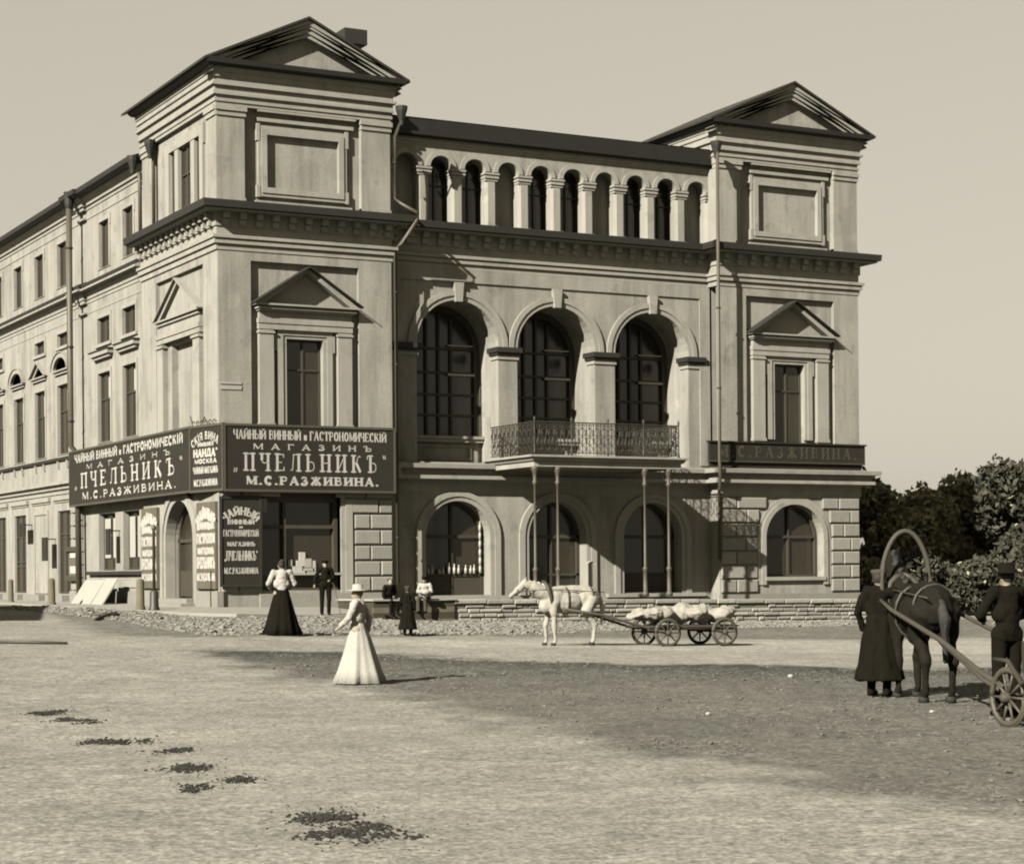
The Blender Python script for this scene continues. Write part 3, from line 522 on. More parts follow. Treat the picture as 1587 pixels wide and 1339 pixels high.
# --- tower side on the left street
def side():
    f_ = LFT
    MB().ext(f_, rect(0.06, 8.3, -1, 5.6), [arch(4.05, 1.5, .9, 2.95, 1.42)], -.6, -.02).build('wall', PLA, B)
    MB().ext(f_, ring(4.05, 1.49, 1.72, .6, 2.95, 1.41, 1.62), [], -.3, .06).ext(f_, ring(4.05, 1.722, 2.0, .6, 2.95, 1.622, 1.86), [], -.1, .11).build('arch_moulding', TRIM, B)
    d = MB().ext(f_, ring(4.05, 1.36, 1.5, .9, 2.95, 1.28, 1.42), [], -.55, -.42).box(f_, 4.0, 4.1, -.54, -.43, .9, 4.3).box(f_, 2.5, 5.6, -.53, -.42, 2.9, 3.02).box(f_, 2.6, 3.95, -.53, -.45, 1.0, 1.9).box(f_, 4.15, 5.5, -.53, -.45, 1.0, 1.9).build('door', DOOR, B)
    MB().ext(f_, arch(4.05, 1.48, .9, 2.95, 1.40), [], -.6, -.53).build('pane', GLASS, d)
    MB().box(f_, 2.4, 5.7, -.3, .35, .5, .93).box(f_, 2.2, 5.9, -.3, .62, .5, .77).build('step', PLINTH, B)
    for a, b_ in ((.0, 2.1), (6.3, 8.3)): MB().box(f_, a-.08 if a == 0 else a, b_, -.1, .12, .2, 1.2).build('pedestal', PLINTH, B)
    # second storey niche
    MB().ext(f_, rect(.02, 8.3, 5.6, 12.6), [rect(1.46, 6.6, 5.7, 12.29)], -.14, 0).build('wall', PLA, B)
    MB().ext(f_, rect(1.4, 6.65, 5.6, 12.4), [rect(2.75, 5.25, 5.9, 9.9)], -.4, -.142).build('panel_wall', PLA, B)
    MB().box(f_, 2.7, 5.3, -.62, -.38, 5.6, 10).build('blind_window', PLA, B)
    for q_ in (2.1, 6.05): MB().box(f_, q_-.33, q_+.33, -.14, .05, 5.7, 9.98).box(f_, q_-.40, q_+.40, -.14, .11, 9.86, 9.95).build('pilaster', TRIM, B)
    MB().box(f_, 1.72, 6.45, -.14, .05, 10.02, 10.2).box(f_, 1.7, 6.47, -.14, .09, 10.2, 10.36).box(f_, 1.76, 6.41, -.14, .03, 10.36, 10.6).build('entablature', TRIM, B)
    pediment(f_, 4.06, 2.36, 10.74, 1.38, -.14, .16, B, over=.02, fl=TRIM)
    # third storey
    MB().ext(f_, rect(.9, 7.0, 14.0, 17.6), [rect(1.86, 5.12, 14.55, 16.7)], -.6, -.12).build('wall', PLA, B)
    for a, b_ in ((.02, .98), (6.75, 8.1)):
        MB().box(f_, a, b_, -.6, 0, 14.0, 17.05).build('pilaster', PLA, B)
        MB().box(f_, a if a < .1 else a-.04, b_+.04, -.3, .05, 17.05, 17.13).box(f_, a if a < .1 else a-.05, b_+.07, -.3, .09, 17.22, 17.378).box(f_, a if a < .1 else a-.02, b_+.04, -.3, .04, 17.13, 17.22).build('capital', TRIM, B)
    MB().box(f_, 8.1, 8.3, -.6, -.1, 14, 18).build('wall', PLA, B)
    fr_ = MB().ext(f_, rect(1.5, 5.55, 14.3, 17.05), [rect(1.84, 5.14, 14.53, 16.72)], -.2, -.03)
    for q_ in (2.62, 4.35): fr_.box(f_, q_-.19, q_+.19, -.3, -.05, 14.55, 16.7)
    for q_ in (1.5, 5.55): fr_.box(f_, q_-.08, q_+.08, -.2, -.035, 16.4, 17.1)
    fr_.build('window_surround', TRIM, B)
    for a, b_, m_ in ((1.86, 2.44, 0), (2.82, 4.15, 1), (4.55, 5.12, 0)): window(f_, a, b_, 14.55, 16.7, -.20, m_, (.55,) if m_ else ())
side()
# --- two-window bay and long wing of the left street
def wing():
    f_ = WNG; U0, U1 = 8.3, 52.0
    wins = []; 
    for a, b_ in ((12.86, 14.2), (9.7, 11.0)): wins += [(a, b_, 13.85, 15.7)]
    for a, b_ in ((12.8, 14.5), (9.45, 11.15)): wins += [(a, b_, 10.92, 11.93), (a, b_, 7.0, 9.75)]
    for a, b_ in ((12.35, 14.6), (9.25, 11.3)): wins += [(a, b_, 1.95, 4.2)]
    base = [19.7+3.72*i for i in range(9)]
    for i, c in enumerate(base):
        wins += [(c-.72, c+.72, 13.9, 15.75), (c-.86, c+.86, 6.87, 9.8)]
        if i != 2: wins += [(c-.82, c+.82, 11.42, 11.96)]
    for i, c in enumerate(base):
        if i != 1: wins += [(c-1.05, c+1.05 if i else c+1.05, 1.0, 4.5)]
    MB().ext(f_, rect(U0, U1, -1, 16.9), [rect(*q_) for q_ in wins], -.55, 0).build('wall', PLA, B)
    for k, (a, b_, z0, z1) in enumerate(wins):
        big = z1-z0 > 2; gf = z0 < 3
        cur = None
        if z0 == 6.87 or z0 == 7.0: cur = (.06, .5, .64, .93)
        if gf and z0 < 1.5:
            o = window(f_, a, b_, z0, z1, -.12, 1, (.34, .40, .72) if k % 2 else (.72,), fm=DOOR)
        else: window(f_, a, b_, z0, z1, -.13 if not gf else -.24, 1 if b_-a > .9 else 0, (.62,) if big else (), curtain=cur)
        if gf and z0 > 1.5:
            for e0, e1 in ((.08, .42), (.58, .92)): MB().box(f_, a+(b_-a)*e0, a+(b_-a)*e1, -.21, -.20, z0+.5, z1-.2).build('poster', CURT, B)
        s = MB()
        if not gf:
            e = .16
            s.ext(f_, rect(a-e, b_+e, z0-.02, z1+e), [rect(a+.001, b_-.001, z0+.001, z1-.001)], -.05, .04)
            if z0 > 13: s.box(f_, a-e-.07, a-e+.08, -.05, .045, z1-.25, z1+e+.03).box(f_, b_+e-.08, b_+e+.07, -.05, .045, z1-.25, z1+e+.03)
            elif not big: s.box(f_, a-e-.05, b_+e+.05, -.05, .09, z0-.14, z0-.02)
            s.build('window_surround', TRIM, B)
    # hoods of the two-window bay; alternating pediments of the wing
    for c in (13.65, 10.3):
        MB().box(f_, c-1.15, c+1.15, -.05, .16, 10.28, 10.40).box(f_, c-1.25, c+1.25, -.05, .26, 10.40, 10.56).build('window_hood', TRIM, B)
        MB().box(f_, c-1.3, c+1.3, -.05, .30, 10.562, 10.61).build('flashing', METAL, B)
    for i, c in enumerate(base): pediment(f_, c+.1, 1.25, 10.32, .72, -.05, .16, B, seg=(i % 2 == 0), over=.03, fl=TRIM)
    # strings and cornices
    P_ = [(.15, U1), (.15, 16.9), (.02, 16.9), (.02, 15.95), (.15, 15.95), (.15, U0)]
    MB().sweep(P_, [(-.3, 12.3), (.02, 12.3), (.02, 12.36), (-.3, 12.36)]).sweep(P_, [(-.3, 12.72), (.03, 12.72), (.03, 12.84), (.08, 12.86), (.08, 12.94), (.16, 13.1), (.16, 13.16), (-.3, 13.16)]).build('string_course', TRIM, B)
    MB().sweep(P_, [(.0, 13.162), (.40, 13.162), (.40, 13.24), (.30, 13.26), (.30, 13.3), (.0, 13.3)]).build('cornice', TRIM, B)
    MB().sweep(P_, [(-.1, 13.302), (.34, 13.302), (.36, 13.42), (-.1, 13.62)]).build('flashing', METAL, B)
    MB().sweep(P_, [(-.3, 16.1), (.03, 16.1), (.03, 16.17), (-.3, 16.17)]).sweep(P_, [(-.3, 16.48), (.04, 16.48), (.04, 16.6), (.12, 16.62), (.12, 16.72), (.3, 16.86), (.3, 16.95), (-.3, 16.95)]).build('cornice', TRIM, B)
    MB().sweep(P_, [(-.3, 16.952), (.46, 16.952), (.60, 17.02), (.62, 17.2), (-.3, 17.3)]).build('gutter', METAL, B)
    MB().sweep(P_, [(-.3, 6.6), (.12, 6.62), (.14, 6.74), (-.3, 6.8)]).build('sill_band', METAL, B)
    for i in range(5):
        for e in (-.7, .7): MB().box(f_, base[i]+e-.06, base[i]+e+.06, 0, .10, 6.3, 6.6).build('sill_bracket', TRIM, B)
    MB().sweep([(.15, U1), (.15, 17.2)], [(-.3, 5.2), (.05, 5.2), (.05, 5.36), (.16, 5.40), (.16, 5.56), (.32, 5.58), (.32, 5.70), (-.3, 5.78)]).build('cornice', TRIM, B)
    for i, c in enumerate(base):
        MB().box(f_, c-1.5, c+1.5, 0, .05, 4.86, 4.95).box(f_, c-1.55, c+1.55, 0, .12, 4.95, 5.12).build('door_hood', TRIM, B)
        MB().box(f_, c-1.35, c+1.35, 0, .5, .3, .95).build('step', PLINTH, B)
    MB().ext(f_, rect(base[1]-1.2, base[1]+1.2, 1.0, 4.6), [rect(base[1]-1.02, base[1]+1.02, 1.02, 4.42)], -.02, .05).build('blind_door_frame', TRIM, B)
    MB().box(f_, U0, base[0]-1.4, -.05, .06, -.5, 1.15).build('plinth', PLINTH, B)
    MB().box(f_, 8.6, 15.9, -.1, .16, 1.78, 1.92).build('sill', METAL, B)
    for a in (9.3, 12.5): MB().box(f_, a+.1, a+1.9, 0, .05, 1.3, 1.55).build('apron_panel', TRIM, B)
    z = 1.15
    while z < 4.5:
        MB().frust(f_, 16.75, 18.35, -.02, .12, z+.015, z+.50, .03).build('block', STONE, B); z += .53
    MB().frust(f_, 16.7, 18.4, -.02, .18, .4, 1.13, .03).build('plinth', PLINTH, B)
    MB().add([(-.45, U0, 17.2), (-.45, U1, 17.2), (6, U1, 19.3), (6, U0, 19.3)], [(0, 1, 2, 3)]).build('roof', ROOF, B)
wing()
# ------------------------------------------------------------------ drainpipes
def pipe(label, pts, rad=.075, hop=None, bands=()):
    t = thing('drainpipe', label, 'drainpipe', pts[-1], group='drainpipes of the corner building'); o_ = Vector(pts[-1])
    MB().tube([Vector(p)-o_ for p in pts], rad, 10).build('pipe', PIPE, t, True)
    if hop:
        MB().lathe(Vector(hop)-o_, [(rad*1.2, -.55), (rad*1.5, -.4), (.20, -.05), (.22, .10), (.17, .11)], 10).build('hopper', METAL, t)
    for p in bands: MB().lathe(Vector(p)-o_, [(rad*1.05, -.03), (rad*1.35, -.025), (rad*1.35, .025), (rad*1.05, .03)], 10).build('pipe_band', METAL, t)
pipe('pale drainpipe with a kink at the cornice, beside the left tower', [(6.5, -.62, 17.5), (6.5, -.55, 17.3), (6.47, -.12, 16.9), (6.47, -.12, 14.75), (6.62, -.3, 14.55), (7.0, -.82, 14.2), (7.0, -.82, 13.95), (6.62, -.25, 13.2), (6.46, -.11, 13.0), (6.46, -.11, 1.35)], .058, (6.5, -.62, 17.75), [(6.47, -.12, 16), (6.46, -.11, 11.5), (6.46, -.11, 9), (6.46, -.11, 3)])
pipe('tall dark drainpipe running straight down beside the right tower', [(19.45, -.76, 17.5), (19.45, -.76, 5.9), (19.5, -.7, 5.3), (19.86, -.1, 4.7), (19.86, -.1, 2.2)], .065, (19.45, -.7, 17.75), [(19.45, -.76, 11.6), (19.45, -.76, 8.6), (19.86, -.1, 3.9)])
pipe('thick dark drainpipe with funnel head between the bays of the side street', [(-.46, 16.4, 16.7), (-.46, 16.4, 7.0), (-.2, 16.4, 6.7), (-.16, 16.4, .95)], .12, (-.46, 16.4, 17.15), [(-.46, 16.4, 15), (-.46, 16.4, 11), (-.46, 16.4, 8), (-.16, 16.4, 4)])
pipe('thin drainpipe at the junction of the left tower and the side wing', [(-.1, 8.2, 16.6), (-.06, 8.2, 16.2), (-.06, 8.2, 14.2)], .07, (-.3, 8.3, 17.1), [])
pipe('slender drainpipe on the side of the left tower beside the triple window', [(-.16, 6.55, 17.3), (-.06, 6.6, 16.8), (-.06, 6.6, 14.2)], .06, (-.2, 6.55, 17.35), [])
# ------------------------------------------------------------------ lettering
def _arc(cx, cy, rx, ry, a0, a1, n=9): return [(cx+rx*math.cos(R(a0+(a1-a0)*i/n)), cy+ry*math.sin(R(a0+(a1-a0)*i/n))) for i in range(n+1)]
GL = {
 'П': (1, [('T', [(.15, 0), (.15, 1)]), ('T', [(.85, 0), (.85, 1)]), ('t', [(.05, .95), (.95, .95)])]),
 'Ч': (.9, [('T', [(.85, 0), (.85, 1)]), ('T', [(.15, 1), (.15, .62)]), ('t', [(.15, .62), (.22, .5), (.4, .44), (.85, .5)])]),
 'Е': (.9, [('T', [(.2, 0), (.2, 1)]), ('t', [(.05, .95), (.9, .95), (.9, .78)]), ('t', [(.2, .5), (.7, .5)]), ('t', [(.05, .05), (.95, .05), (.95, .24)])]),
 'Л': (1, [('T', [(.85, 0), (.85, 1)]), ('t', [(.02, .1), (.12, .05), (.22, .12), (.32, .95)]), ('t', [(.25, .95), (.95, .95)])]),
 'Ь': (.9, [('T', [(.2, 0), (.2, 1)]), ('t', [(.2, .55), (.6, .55)]+_arc(.62, .3, .28, .25, 90, -90)+[(.05, .05)])]),
 'Ъ': (1, [('T', [(.35, 0), (.35, 1)]), ('t', [(.35, .55), (.65, .55)]+_arc(.67, .3, .26, .25, 90, -90)+[(.25, .05)]), ('t', [(.0, .76), (.02, .95), (.45, .95)])]),
 'Ы': (1.25, [('T', [(.12, 0), (.12, 1)]), ('t', [(.12, .55), (.4, .55)]+_arc(.42, .3, .2, .25, 90, -90)+[(.05, .05)]), ('T', [(.9, 0), (.9, 1)])]),
 'Н': (1, [('T', [(.15, 0), (.15, 1)]), ('T', [(.85, 0), (.85, 1)]), ('t', [(.15, .5), (.85, .5)])]),
 'И': (1, [('T', [(.15, 0), (.15, 1)]), ('T', [(.85, 0), (.85, 1)]), ('t', [(.17, .1), (.83, .9)])]),
 'Й': (1, [('T', [(.15, 0), (.15, .95)]), ('T', [(.85, 0), (.85, .95)]), ('t', [(.17, .1), (.83, .85)]), ('t', [(.3, 1.12), (.5, 1.03), (.7, 1.12)])]),
 'К': (1, [('T', [(.18, 0), (.18, 1)]), ('t', [(.2, .5), (.5, .55), (.62, .85), (.8, .95), (.9, .88)]), ('T', [(.45, .55), (.88, .03)])]),
 'М': (1.25, [('t', [(.12, 0), (.12, 1)]), ('T', [(.14, .97), (.5, .1)]), ('t', [(.5, .1), (.86, .97)]), ('T', [(.88, 0), (.88, 1)])]),
 'А': (1.05, [('t', [(.1, 0), (.48, 1)]), ('T', [(.48, 1), (.86, 0)]), ('t', [(.25, .33), (.72, .33)]), ('t', [(.0, .03), (.24, .03)]), ('t', [(.7, .03), (1, .03)])]),
 'Г': (.8, [('T', [(.2, 0), (.2, 1)]), ('t', [(.05, .95), (.9, .95), (.9, .75)])]),
 'З': (.85, [('t', _arc(.45, .74, .32, .22, 165, -80)+[(.4, .52)]), ('T', _arc(.45, .28, .38, .24, 85, -160))]),
 'С': (.95, [('T', _arc(.52, .5, .38, .45, 50, 310, 12)), ('t', [(.8, .98), (.8, .7)])]),
 'Р': (.9, [('T', [(.2, 0), (.2, 1)]), ('t', [(.1, .95), (.55, .95)]+_arc(.57, .71, .3, .24, 90, -90)+[(.2, .47)])]),
 'Ж': (1.4, [('T', [(.5, 0), (.5, 1)]), ('t', [(.5, .5), (.36, .55), (.26, .85), (.12, .93)]), ('T', [(.4, .5), (.12, .03)]), ('t', [(.5, .5), (.64, .55), (.74, .85), (.88, .93)]), ('T', [(.6, .5), (.88, .03)])]),
 'В': (.95, [('T', [(.2, 0), (.2, 1)]), ('t', [(.1, .95), (.5, .95)]+_arc(.52, .745, .26, .205, 90, -90)+[(.2, .54)]), ('t', [(.5, .54)]+_arc(.54, .295, .32, .245, 90, -90)+[(.1, .05)])]),
 'Т': (.95, [('T', [(.5, 0), (.5, 1)]), ('t', [(.05, .75), (.05, .95), (.95, .95), (.95, .75)])]),
 'О': (1, [('T', _arc(.5, .5, .36, .44, 0, 360, 16))]),
 'І': (.45, [('T', [(.5, 0), (.5, .95)]), ('t', [(.4, 1.1), (.6, 1.1)])]),
 'Д': (1.05, [('T', [(.78, .1), (.78, 1)]), ('t', [(.2, .1), (.34, .95)]), ('t', [(.3, .95), (.85, .95)]), ('t', [(.03, -.1), (.03, .1), (.97, .1), (.97, -.1)])]),
 'Я': (.95, [('T', [(.8, 0), (.8, 1)]), ('t', [(.9, .95), (.45, .95)]+_arc(.43, .72, .28, .23, 90, 270)+[(.8, .49)]), ('t', [(.5, .49), (.15, .02)])]),
 'Ѣ': (1.05, [('T', [(.35, 0), (.35, 1)]), ('t', [(.08, .78), (.65, .78)]), ('t', [(.35, .5), (.62, .5)]+_arc(.64, .275, .26, .225, 90, -90)+[(.25, .05)])]),
 'у': (.6, [('T', [(.25, 0), (.25, .55)]), ('T', [(.75, 0), (.75, .55)]), ('t', [(.27, .08), (.73, .47)])]),
 '.': (.35, [('T', [(.5, 0), (.5, .14)])]), ',': (.4, [('T', [(.6, .12), (.35, -.12)])]), '"': (.45, [('t', [(.2, 1.0), (.35, .8)]), ('t', [(.6, 1.0), (.75, .8)])]), '„': (.45, [('t', [(.25, .15), (.1, -.08)]), ('t', [(.7, .15), (.55, -.08)])]), ' ': (.45, []), '-': (.6, [('T', [(.2, .5), (.8, .5)])]),
}
def text(par, string, x0, x1, z0, z1, mapf, tk=.16, tn=.08, serif=True, gap=.18, off=.004, lm=LETT):
    """flat painted letters; mapf(x, z, lift) -> world point"""
    h = z1-z0; wsum = sum(GL[c][0] for c in string)+gap*(len(string)-1); s = (x1-x0)/wsum; x = x0; k = 0
    for c in string:
        w_, strokes = GL[c]; gw = w_*s; mb = MB(); k = 0
        def seg(a, b_, wa):
            nonlocal k
            ax, az, bx, bz = x+a[0]*gw, z0+a[1]*h, x+b_[0]*gw, z0+b_[1]*h; dx, dz = bx-ax, bz-az; l = math.hypot(dx, dz) or 1
            nx_, nz_ = -dz/l*wa/2, dx/l*wa/2; ex, ez = dx/l*wa*.12, dz/l*wa*.12; lift = off+.0012*(k % 9); k += 1
            mb.add([mapf(ax-ex+nx_, az-ez+nz_, lift), mapf(ax-ex-nx_, az-ez-nz_, lift), mapf(bx+ex-nx_, bz+ez-nz_, lift), mapf(bx+ex+nx_, bz+ez+nz_, lift)], [(0, 1, 2, 3)])
        base = min(h, s*.9)
        for kind, pts_ in strokes:
            wa = base*(tk if kind == 'T' else tn)
            for a, b_ in zip(pts_, pts_[1:]): seg(a, b_, wa)
            if serif and kind == 'T' and len(pts_) == 2 and abs(pts_[0][0]-pts_[1][0]) < .01 and c not in '.,':
                for p in pts_:
                    if p[1] in (0, 1): 
                        zc_ = p[1]+(.035 if p[1] == 0 else -.035); hw = base*tk*1.05/gw; seg((p[0]-hw, zc_), (p[0]+hw, zc_), h*.07)
        if mb.v: mb.build('letter', lm, par)
        x += gw+gap*s
def plain(fr, w): return lambda x, z, l: fr(x, w+l, z)
def bent(fr, w, cx, cz, rad, zb):
    def g(x, z, l): a = (x-cx)/rad; q = rad+(z-zb); return fr(cx+q*math.sin(a), w+l, cz+q*math.cos(a))
    return g
def board(t, fr, u0, u1, z0, z1, w0, w1, rim=METAL):
    MB().box(fr, u0, u1, w0, w1, z0, z1).build('board', SIGN, t)
    MB().ext(fr, rect(u0-.04, u1+.04, z0-.05, z1+.05), [rect(u0+.03, u1-.03, z0+.03, z1-.03)], w0, w1+.03).build('frame', rim, t)
RIM = mat('sign_rim_paint', dk(.06), rough=.7, var=.3, bump=.05)
MAIN = [('ЧАЙНЫЙ ВИННЫЙ у ГАСТРОНОМИЧЕСКІЙ', .79, .93, .05, .95, .34, .18, False, .10), ('МАГАЗИНЪ', .635, .72, .16, .86, .26, .16, True, .95), ('„ПЧЕЛЬНИКЪ"', .30, .575, .05, .95, .28, .10, True, .62), ('М.С.РАЗЖИВИНА.', .09, .215, .12, .90, .34, .18, True, .26)]
def mainsign(name, label, fr, u0, u1, z0, z1, w0, w1, loc):
    t = thing(name, label, 'shop sign'); board(t, fr, u0, u1, z0, z1, w0, w1, RIM)
    for s_, a, b_, c, d, tk, tn, sf, gp in MAIN:
        text(t, s_, u0+(u1-u0)*c, u0+(u1-u0)*d, z0+(z1-z0)*a, z0+(z1-z0)*b_, plain(fr, w1), tk, tn, sf, gp)
    return t
mainsign('shop_sign', 'wide black shop sign with pale lettering across the front of the left tower', FRT, .08, 6.25, 4.56, 6.72, .24, .36, None)
mainsign('shop_sign', 'long black shop sign with pale lettering running along the side street', LTX, .1, 15.2, 4.60, 6.76, -.10, .0, None)
# corner piece between the two long signs
cd = Vector((.06+.35, -.38-1.86)); cl_ = cd.length; cd.normalize(); CSG = Fr((-.36, 1.86), (cd.x, cd.y), (cd.y, -cd.x))
if CSG.dw[0] > 0: CSG.dw = (-CSG.dw[0], -CSG.dw[1])
t = thing('shop_sign', 'narrow black sign panel on the street corner joining the two long shop signs', 'shop sign')
board(t, CSG, .05, cl_-.05, 4.58, 6.74, -.06, .02, RIM)
c_x = cl_/2
text(t, 'СКІЯ ВИНА', c_x-.95, c_x+.8, 6.30, 6.56, bent(CSG, .03, c_x, 6.30-1.6, 1.6, 6.30), .3, .2, False, .16)
for s_, a, b_, q_ in (('ИМѢНІЯ', 6.07, 6.2, .55), ('НАНДА"', 5.72, 5.97, .85), ('МОСКВА', 5.5, 5.64, .78), ('ЧАЙНЫЙ МАГАЗИНЪ', 5.16, 5.38, .88), ('М.С.РАЗЖИВИНА', 4.74, 4.96, .84)):
    text(t, s_, c_x-q_, c_x+q_*.9, a, b_, plain(CSG, .03), .42, .26, False, .10)
# little wrought ornament on top
sc = MB()
for i in range(6): sc.tube([CSG(.25+.28*i+.09*math.cos(a*math.pi/6), 0, 6.86+.08*math.sin(a*math.pi/6)) for a in range(11)], .018, 5)
sc.tube([CSG(.2, 0, 6.78), CSG(.05, 0, 7.15)], .02, 5).tube([CSG(1.2, 0, 6.8), CSG(1.0, 0, 7.05), CSG(.85, 0, 6.85)], .02, 5); sc.build('ornament', IRON, t)
# upright sign on the front wall
t = thing('shop_sign', 'upright black shop sign with an arched top line on the front wall below the corner', 'shop sign')
board(t, FRT, .0, 1.38, 1.4, 4.3, .10, .18, METAL)
text(t, 'ЧАЙНЫЙ', .69-.6, .69+.6, 3.74, 4.0, bent(FRT, .19, .69, 3.74-.75, .75, 3.74), .4, .26, False, .14)
for s_, a, b_, q_ in (('ВИННЫЙ', 3.43, 3.58, .47), ('ГАСТРОНОМИЧЕСКІЙ', 3.02, 3.24, .62), ('МАГАЗИНЪ', 2.70, 2.84, .49), ('„ПЧЕЛЬНИКЪ"', 2.22, 2.54, .58), ('М.С.РАЗЖИВИНА', 1.78, 1.98, .60)):
    text(t, s_, .69-q_, .69+q_, a, b_, plain(FRT, .19), .42, .26, False, .12)
text(t, 'у', .62, .76, 3.30, 3.40, plain(FRT, .19), .5, .3, False, .1)
# the two banded signs beside the corner door (side street)
for nm, lab, u0, u1 in (('pillar_sign', 'banded grey and white upright sign on the pillar between corner and shop door', .12, 2.05), ('pillar_sign', 'banded grey and white upright sign on the far pillar left of the shop door', 6.42, 8.24)):
    t = thing(nm, lab, 'shop sign', group='banded signs beside the corner door')
    fr = Fr((0, u1), (0, -1), (-1, 0)); wd_ = u1-u0; MB().box(fr, 0, wd_, .0, .10, 1.28, 4.2).build('board', SIGNG, t)
    text(t, 'ЧАЙНЫЙ', .12, wd_-.12, 3.66, 4.0, bent(fr, .10, wd_/2, 3.66-1.2, 1.2, 3.66), .62, .5, False, .08)
    for s_, a, b_, q_ in (('ВИННЫЙ', 3.30, 3.52, .1), ('ГАСТРОНОМ', 2.82, 3.14, .05), ('МАГАЗИНЪ', 2.46, 2.66, .14), ('ПЧЕЛЬНИКЪ', 1.98, 2.34, .06), ('М.С.РАЗЖИВИНА', 1.56, 1.80, .05)):
        text(t, s_, q_, wd_-q_, a, b_, plain(fr, .10), .62, .5, False, .08)
# long dark sign on the right tower
t = thing('shop_sign', 'long dark sign board with dull raised letters along the right tower ledge', 'shop sign')
MB().box(FRT, 19.3, 26.62, .18, .30, 5.86, 6.60).box(FRT, 19.25, 26.67, .16, .36, 6.60, 6.66).box(FRT, 19.35, 26.5, .14, .24, 5.66, 5.86).build('board', SIGN, t)
MB().box(FRT, 19.3, 26.6, .30, .345, 5.87, 5.91).build('frame', RIM, t)
text(t, 'М.С.РАЗЖИВИНА.', 19.7, 26.2, 6.06, 6.48, plain(FRT, .305), .30, .14, True, .5, lm=LETD)
# street name plates on the corner
for z0, z1, lab in ((8.10, 8.17, 'thin upper street name plate on the corner pier'), (7.92, 8.05, 'lower white street name plate on the corner pier')):
    tag(MB().box(FRT, .06, .80, .032, .06, z0, z1).build('street_plate', CLOW), lab, 'street plate')
# shop-window goods
t = thing('window_display', 'stack of pale packages in the dark shopfront of the left tower', 'display')
random.seed(3)
for k, (u_, z_, a, b_) in enumerate([(2.7, 1.52, .5, .14), (3.3, 1.52, .55, .12), (2.75, 1.66, .35, .16), (3.15, 1.66, .4, .1), (2.9, 1.82, .3, .2), (3.2, 1.78, .25, .3), (3.0, 2.02, .22, .28), (2.6, 1.82, .14, .22), (3.5, 1.66, .1, .35)]):
    MB().box(FRT, u_, u_+a, -.46, -.40, z_+.2, z_+.2+b_).build('package', BOARD if k % 2 else LETT, t)
t = thing('window_display', 'row of bottles and jars in the arched shop window right of the drainpipe', 'display')
bt = MB().lathe((0, 0, 0), [(.05, 0), (.05, .2), (.02, .27), (.02, .36)], 8).mesh('bottle', LETT, True)
for k in range(12): link('bottle', bt, t, (8.0+k*.21+random.uniform(-.05, .05), PR+.46, 1.72), (0, 0, 0)).scale = (1, 1, random.uniform(.5, 1.1))
for k in range(6): link('bottle', bt, t, (10.28, PR+.42, 1.75+k*.3))
# ------------------------------------------------------------------ terrace wall, hatch, cobbles
tw = thing('terrace_wall', 'low wall of pale rough stones in front of the entrance and right tower', 'wall')
def ztop(x): return .88-(x-4)*.0125
xs = [7.05, 12, 18, 26.3]; vs = []; MBc = MB()
for y in (-3.32, PR-.02):
    for x in xs: vs += [(x, y, ztop(x)-.03), (x, y, -.8)]
k = len(xs)*2; fs = []
for i in range(len(xs)-1):
    a = 2*i; fs += [(a, a+1, a+3, a+2), (a, a+2, k+a+2, k+a)]
fs += [(0, 1, k+1, k), (k-2, k-1, 2*k-1, 2*k-2)]; MBc.add(vs, fs).build('core', MORTAR, tw)
random.seed(11)
for row in range(6):
    hh = .150; x = 7.0+random.uniform(0, .3)
    while x < 26.2:
        l = random.choice((.28, .4, .5, .62, .8))*random.uniform(.85, 1.15)
        zt_ = ztop(x)-row*hh-.0; zb_ = zt_-hh+.018
        if zt_ > float(T(x, -3.5))-.05 and row > 0:
            MB().frust(FRT, x, x+l-.025, 3.25, 3.36+random.uniform(-.02, .05), zb_+random.uniform(0, .012), zt_-random.uniform(0, .012), .03).build('stone', RUBBLE, tw)
        x += l
x = 7.0
while x < 26.3:
    l = random.uniform(.7, 1.3); MB().frust(FRT, x, x+l-.02, 2.9, 3.43+random.uniform(-.02, .02), ztop(x)-.14, ztop(x)+.02, .03).build('coping', RUBBLE, tw); x += l
for k_, (x, dx) in enumerate(((12.6, 1.6), (16.2, 1.5))): pass
t = thing('cellar_hatch', 'low dark timber cellar hatch against the end of the stone terrace wall', 'hatch', (5.5, -3, .1))
for i in range(5): MB().box(WID, -1.45, 1.5, -.42, -.35, -.25+i*.2, -.06+i*.2).build('plank', WOOD if i % 2 else DOOR, t)
MB().box(WID, -1.42, 1.48, -.35, 2.6, -.4, .72).build('core', DOOR, t); MB().box(WID, -1.5, 1.54, -.5, 2.6, .75, .80).build('lid', BOARD, t)
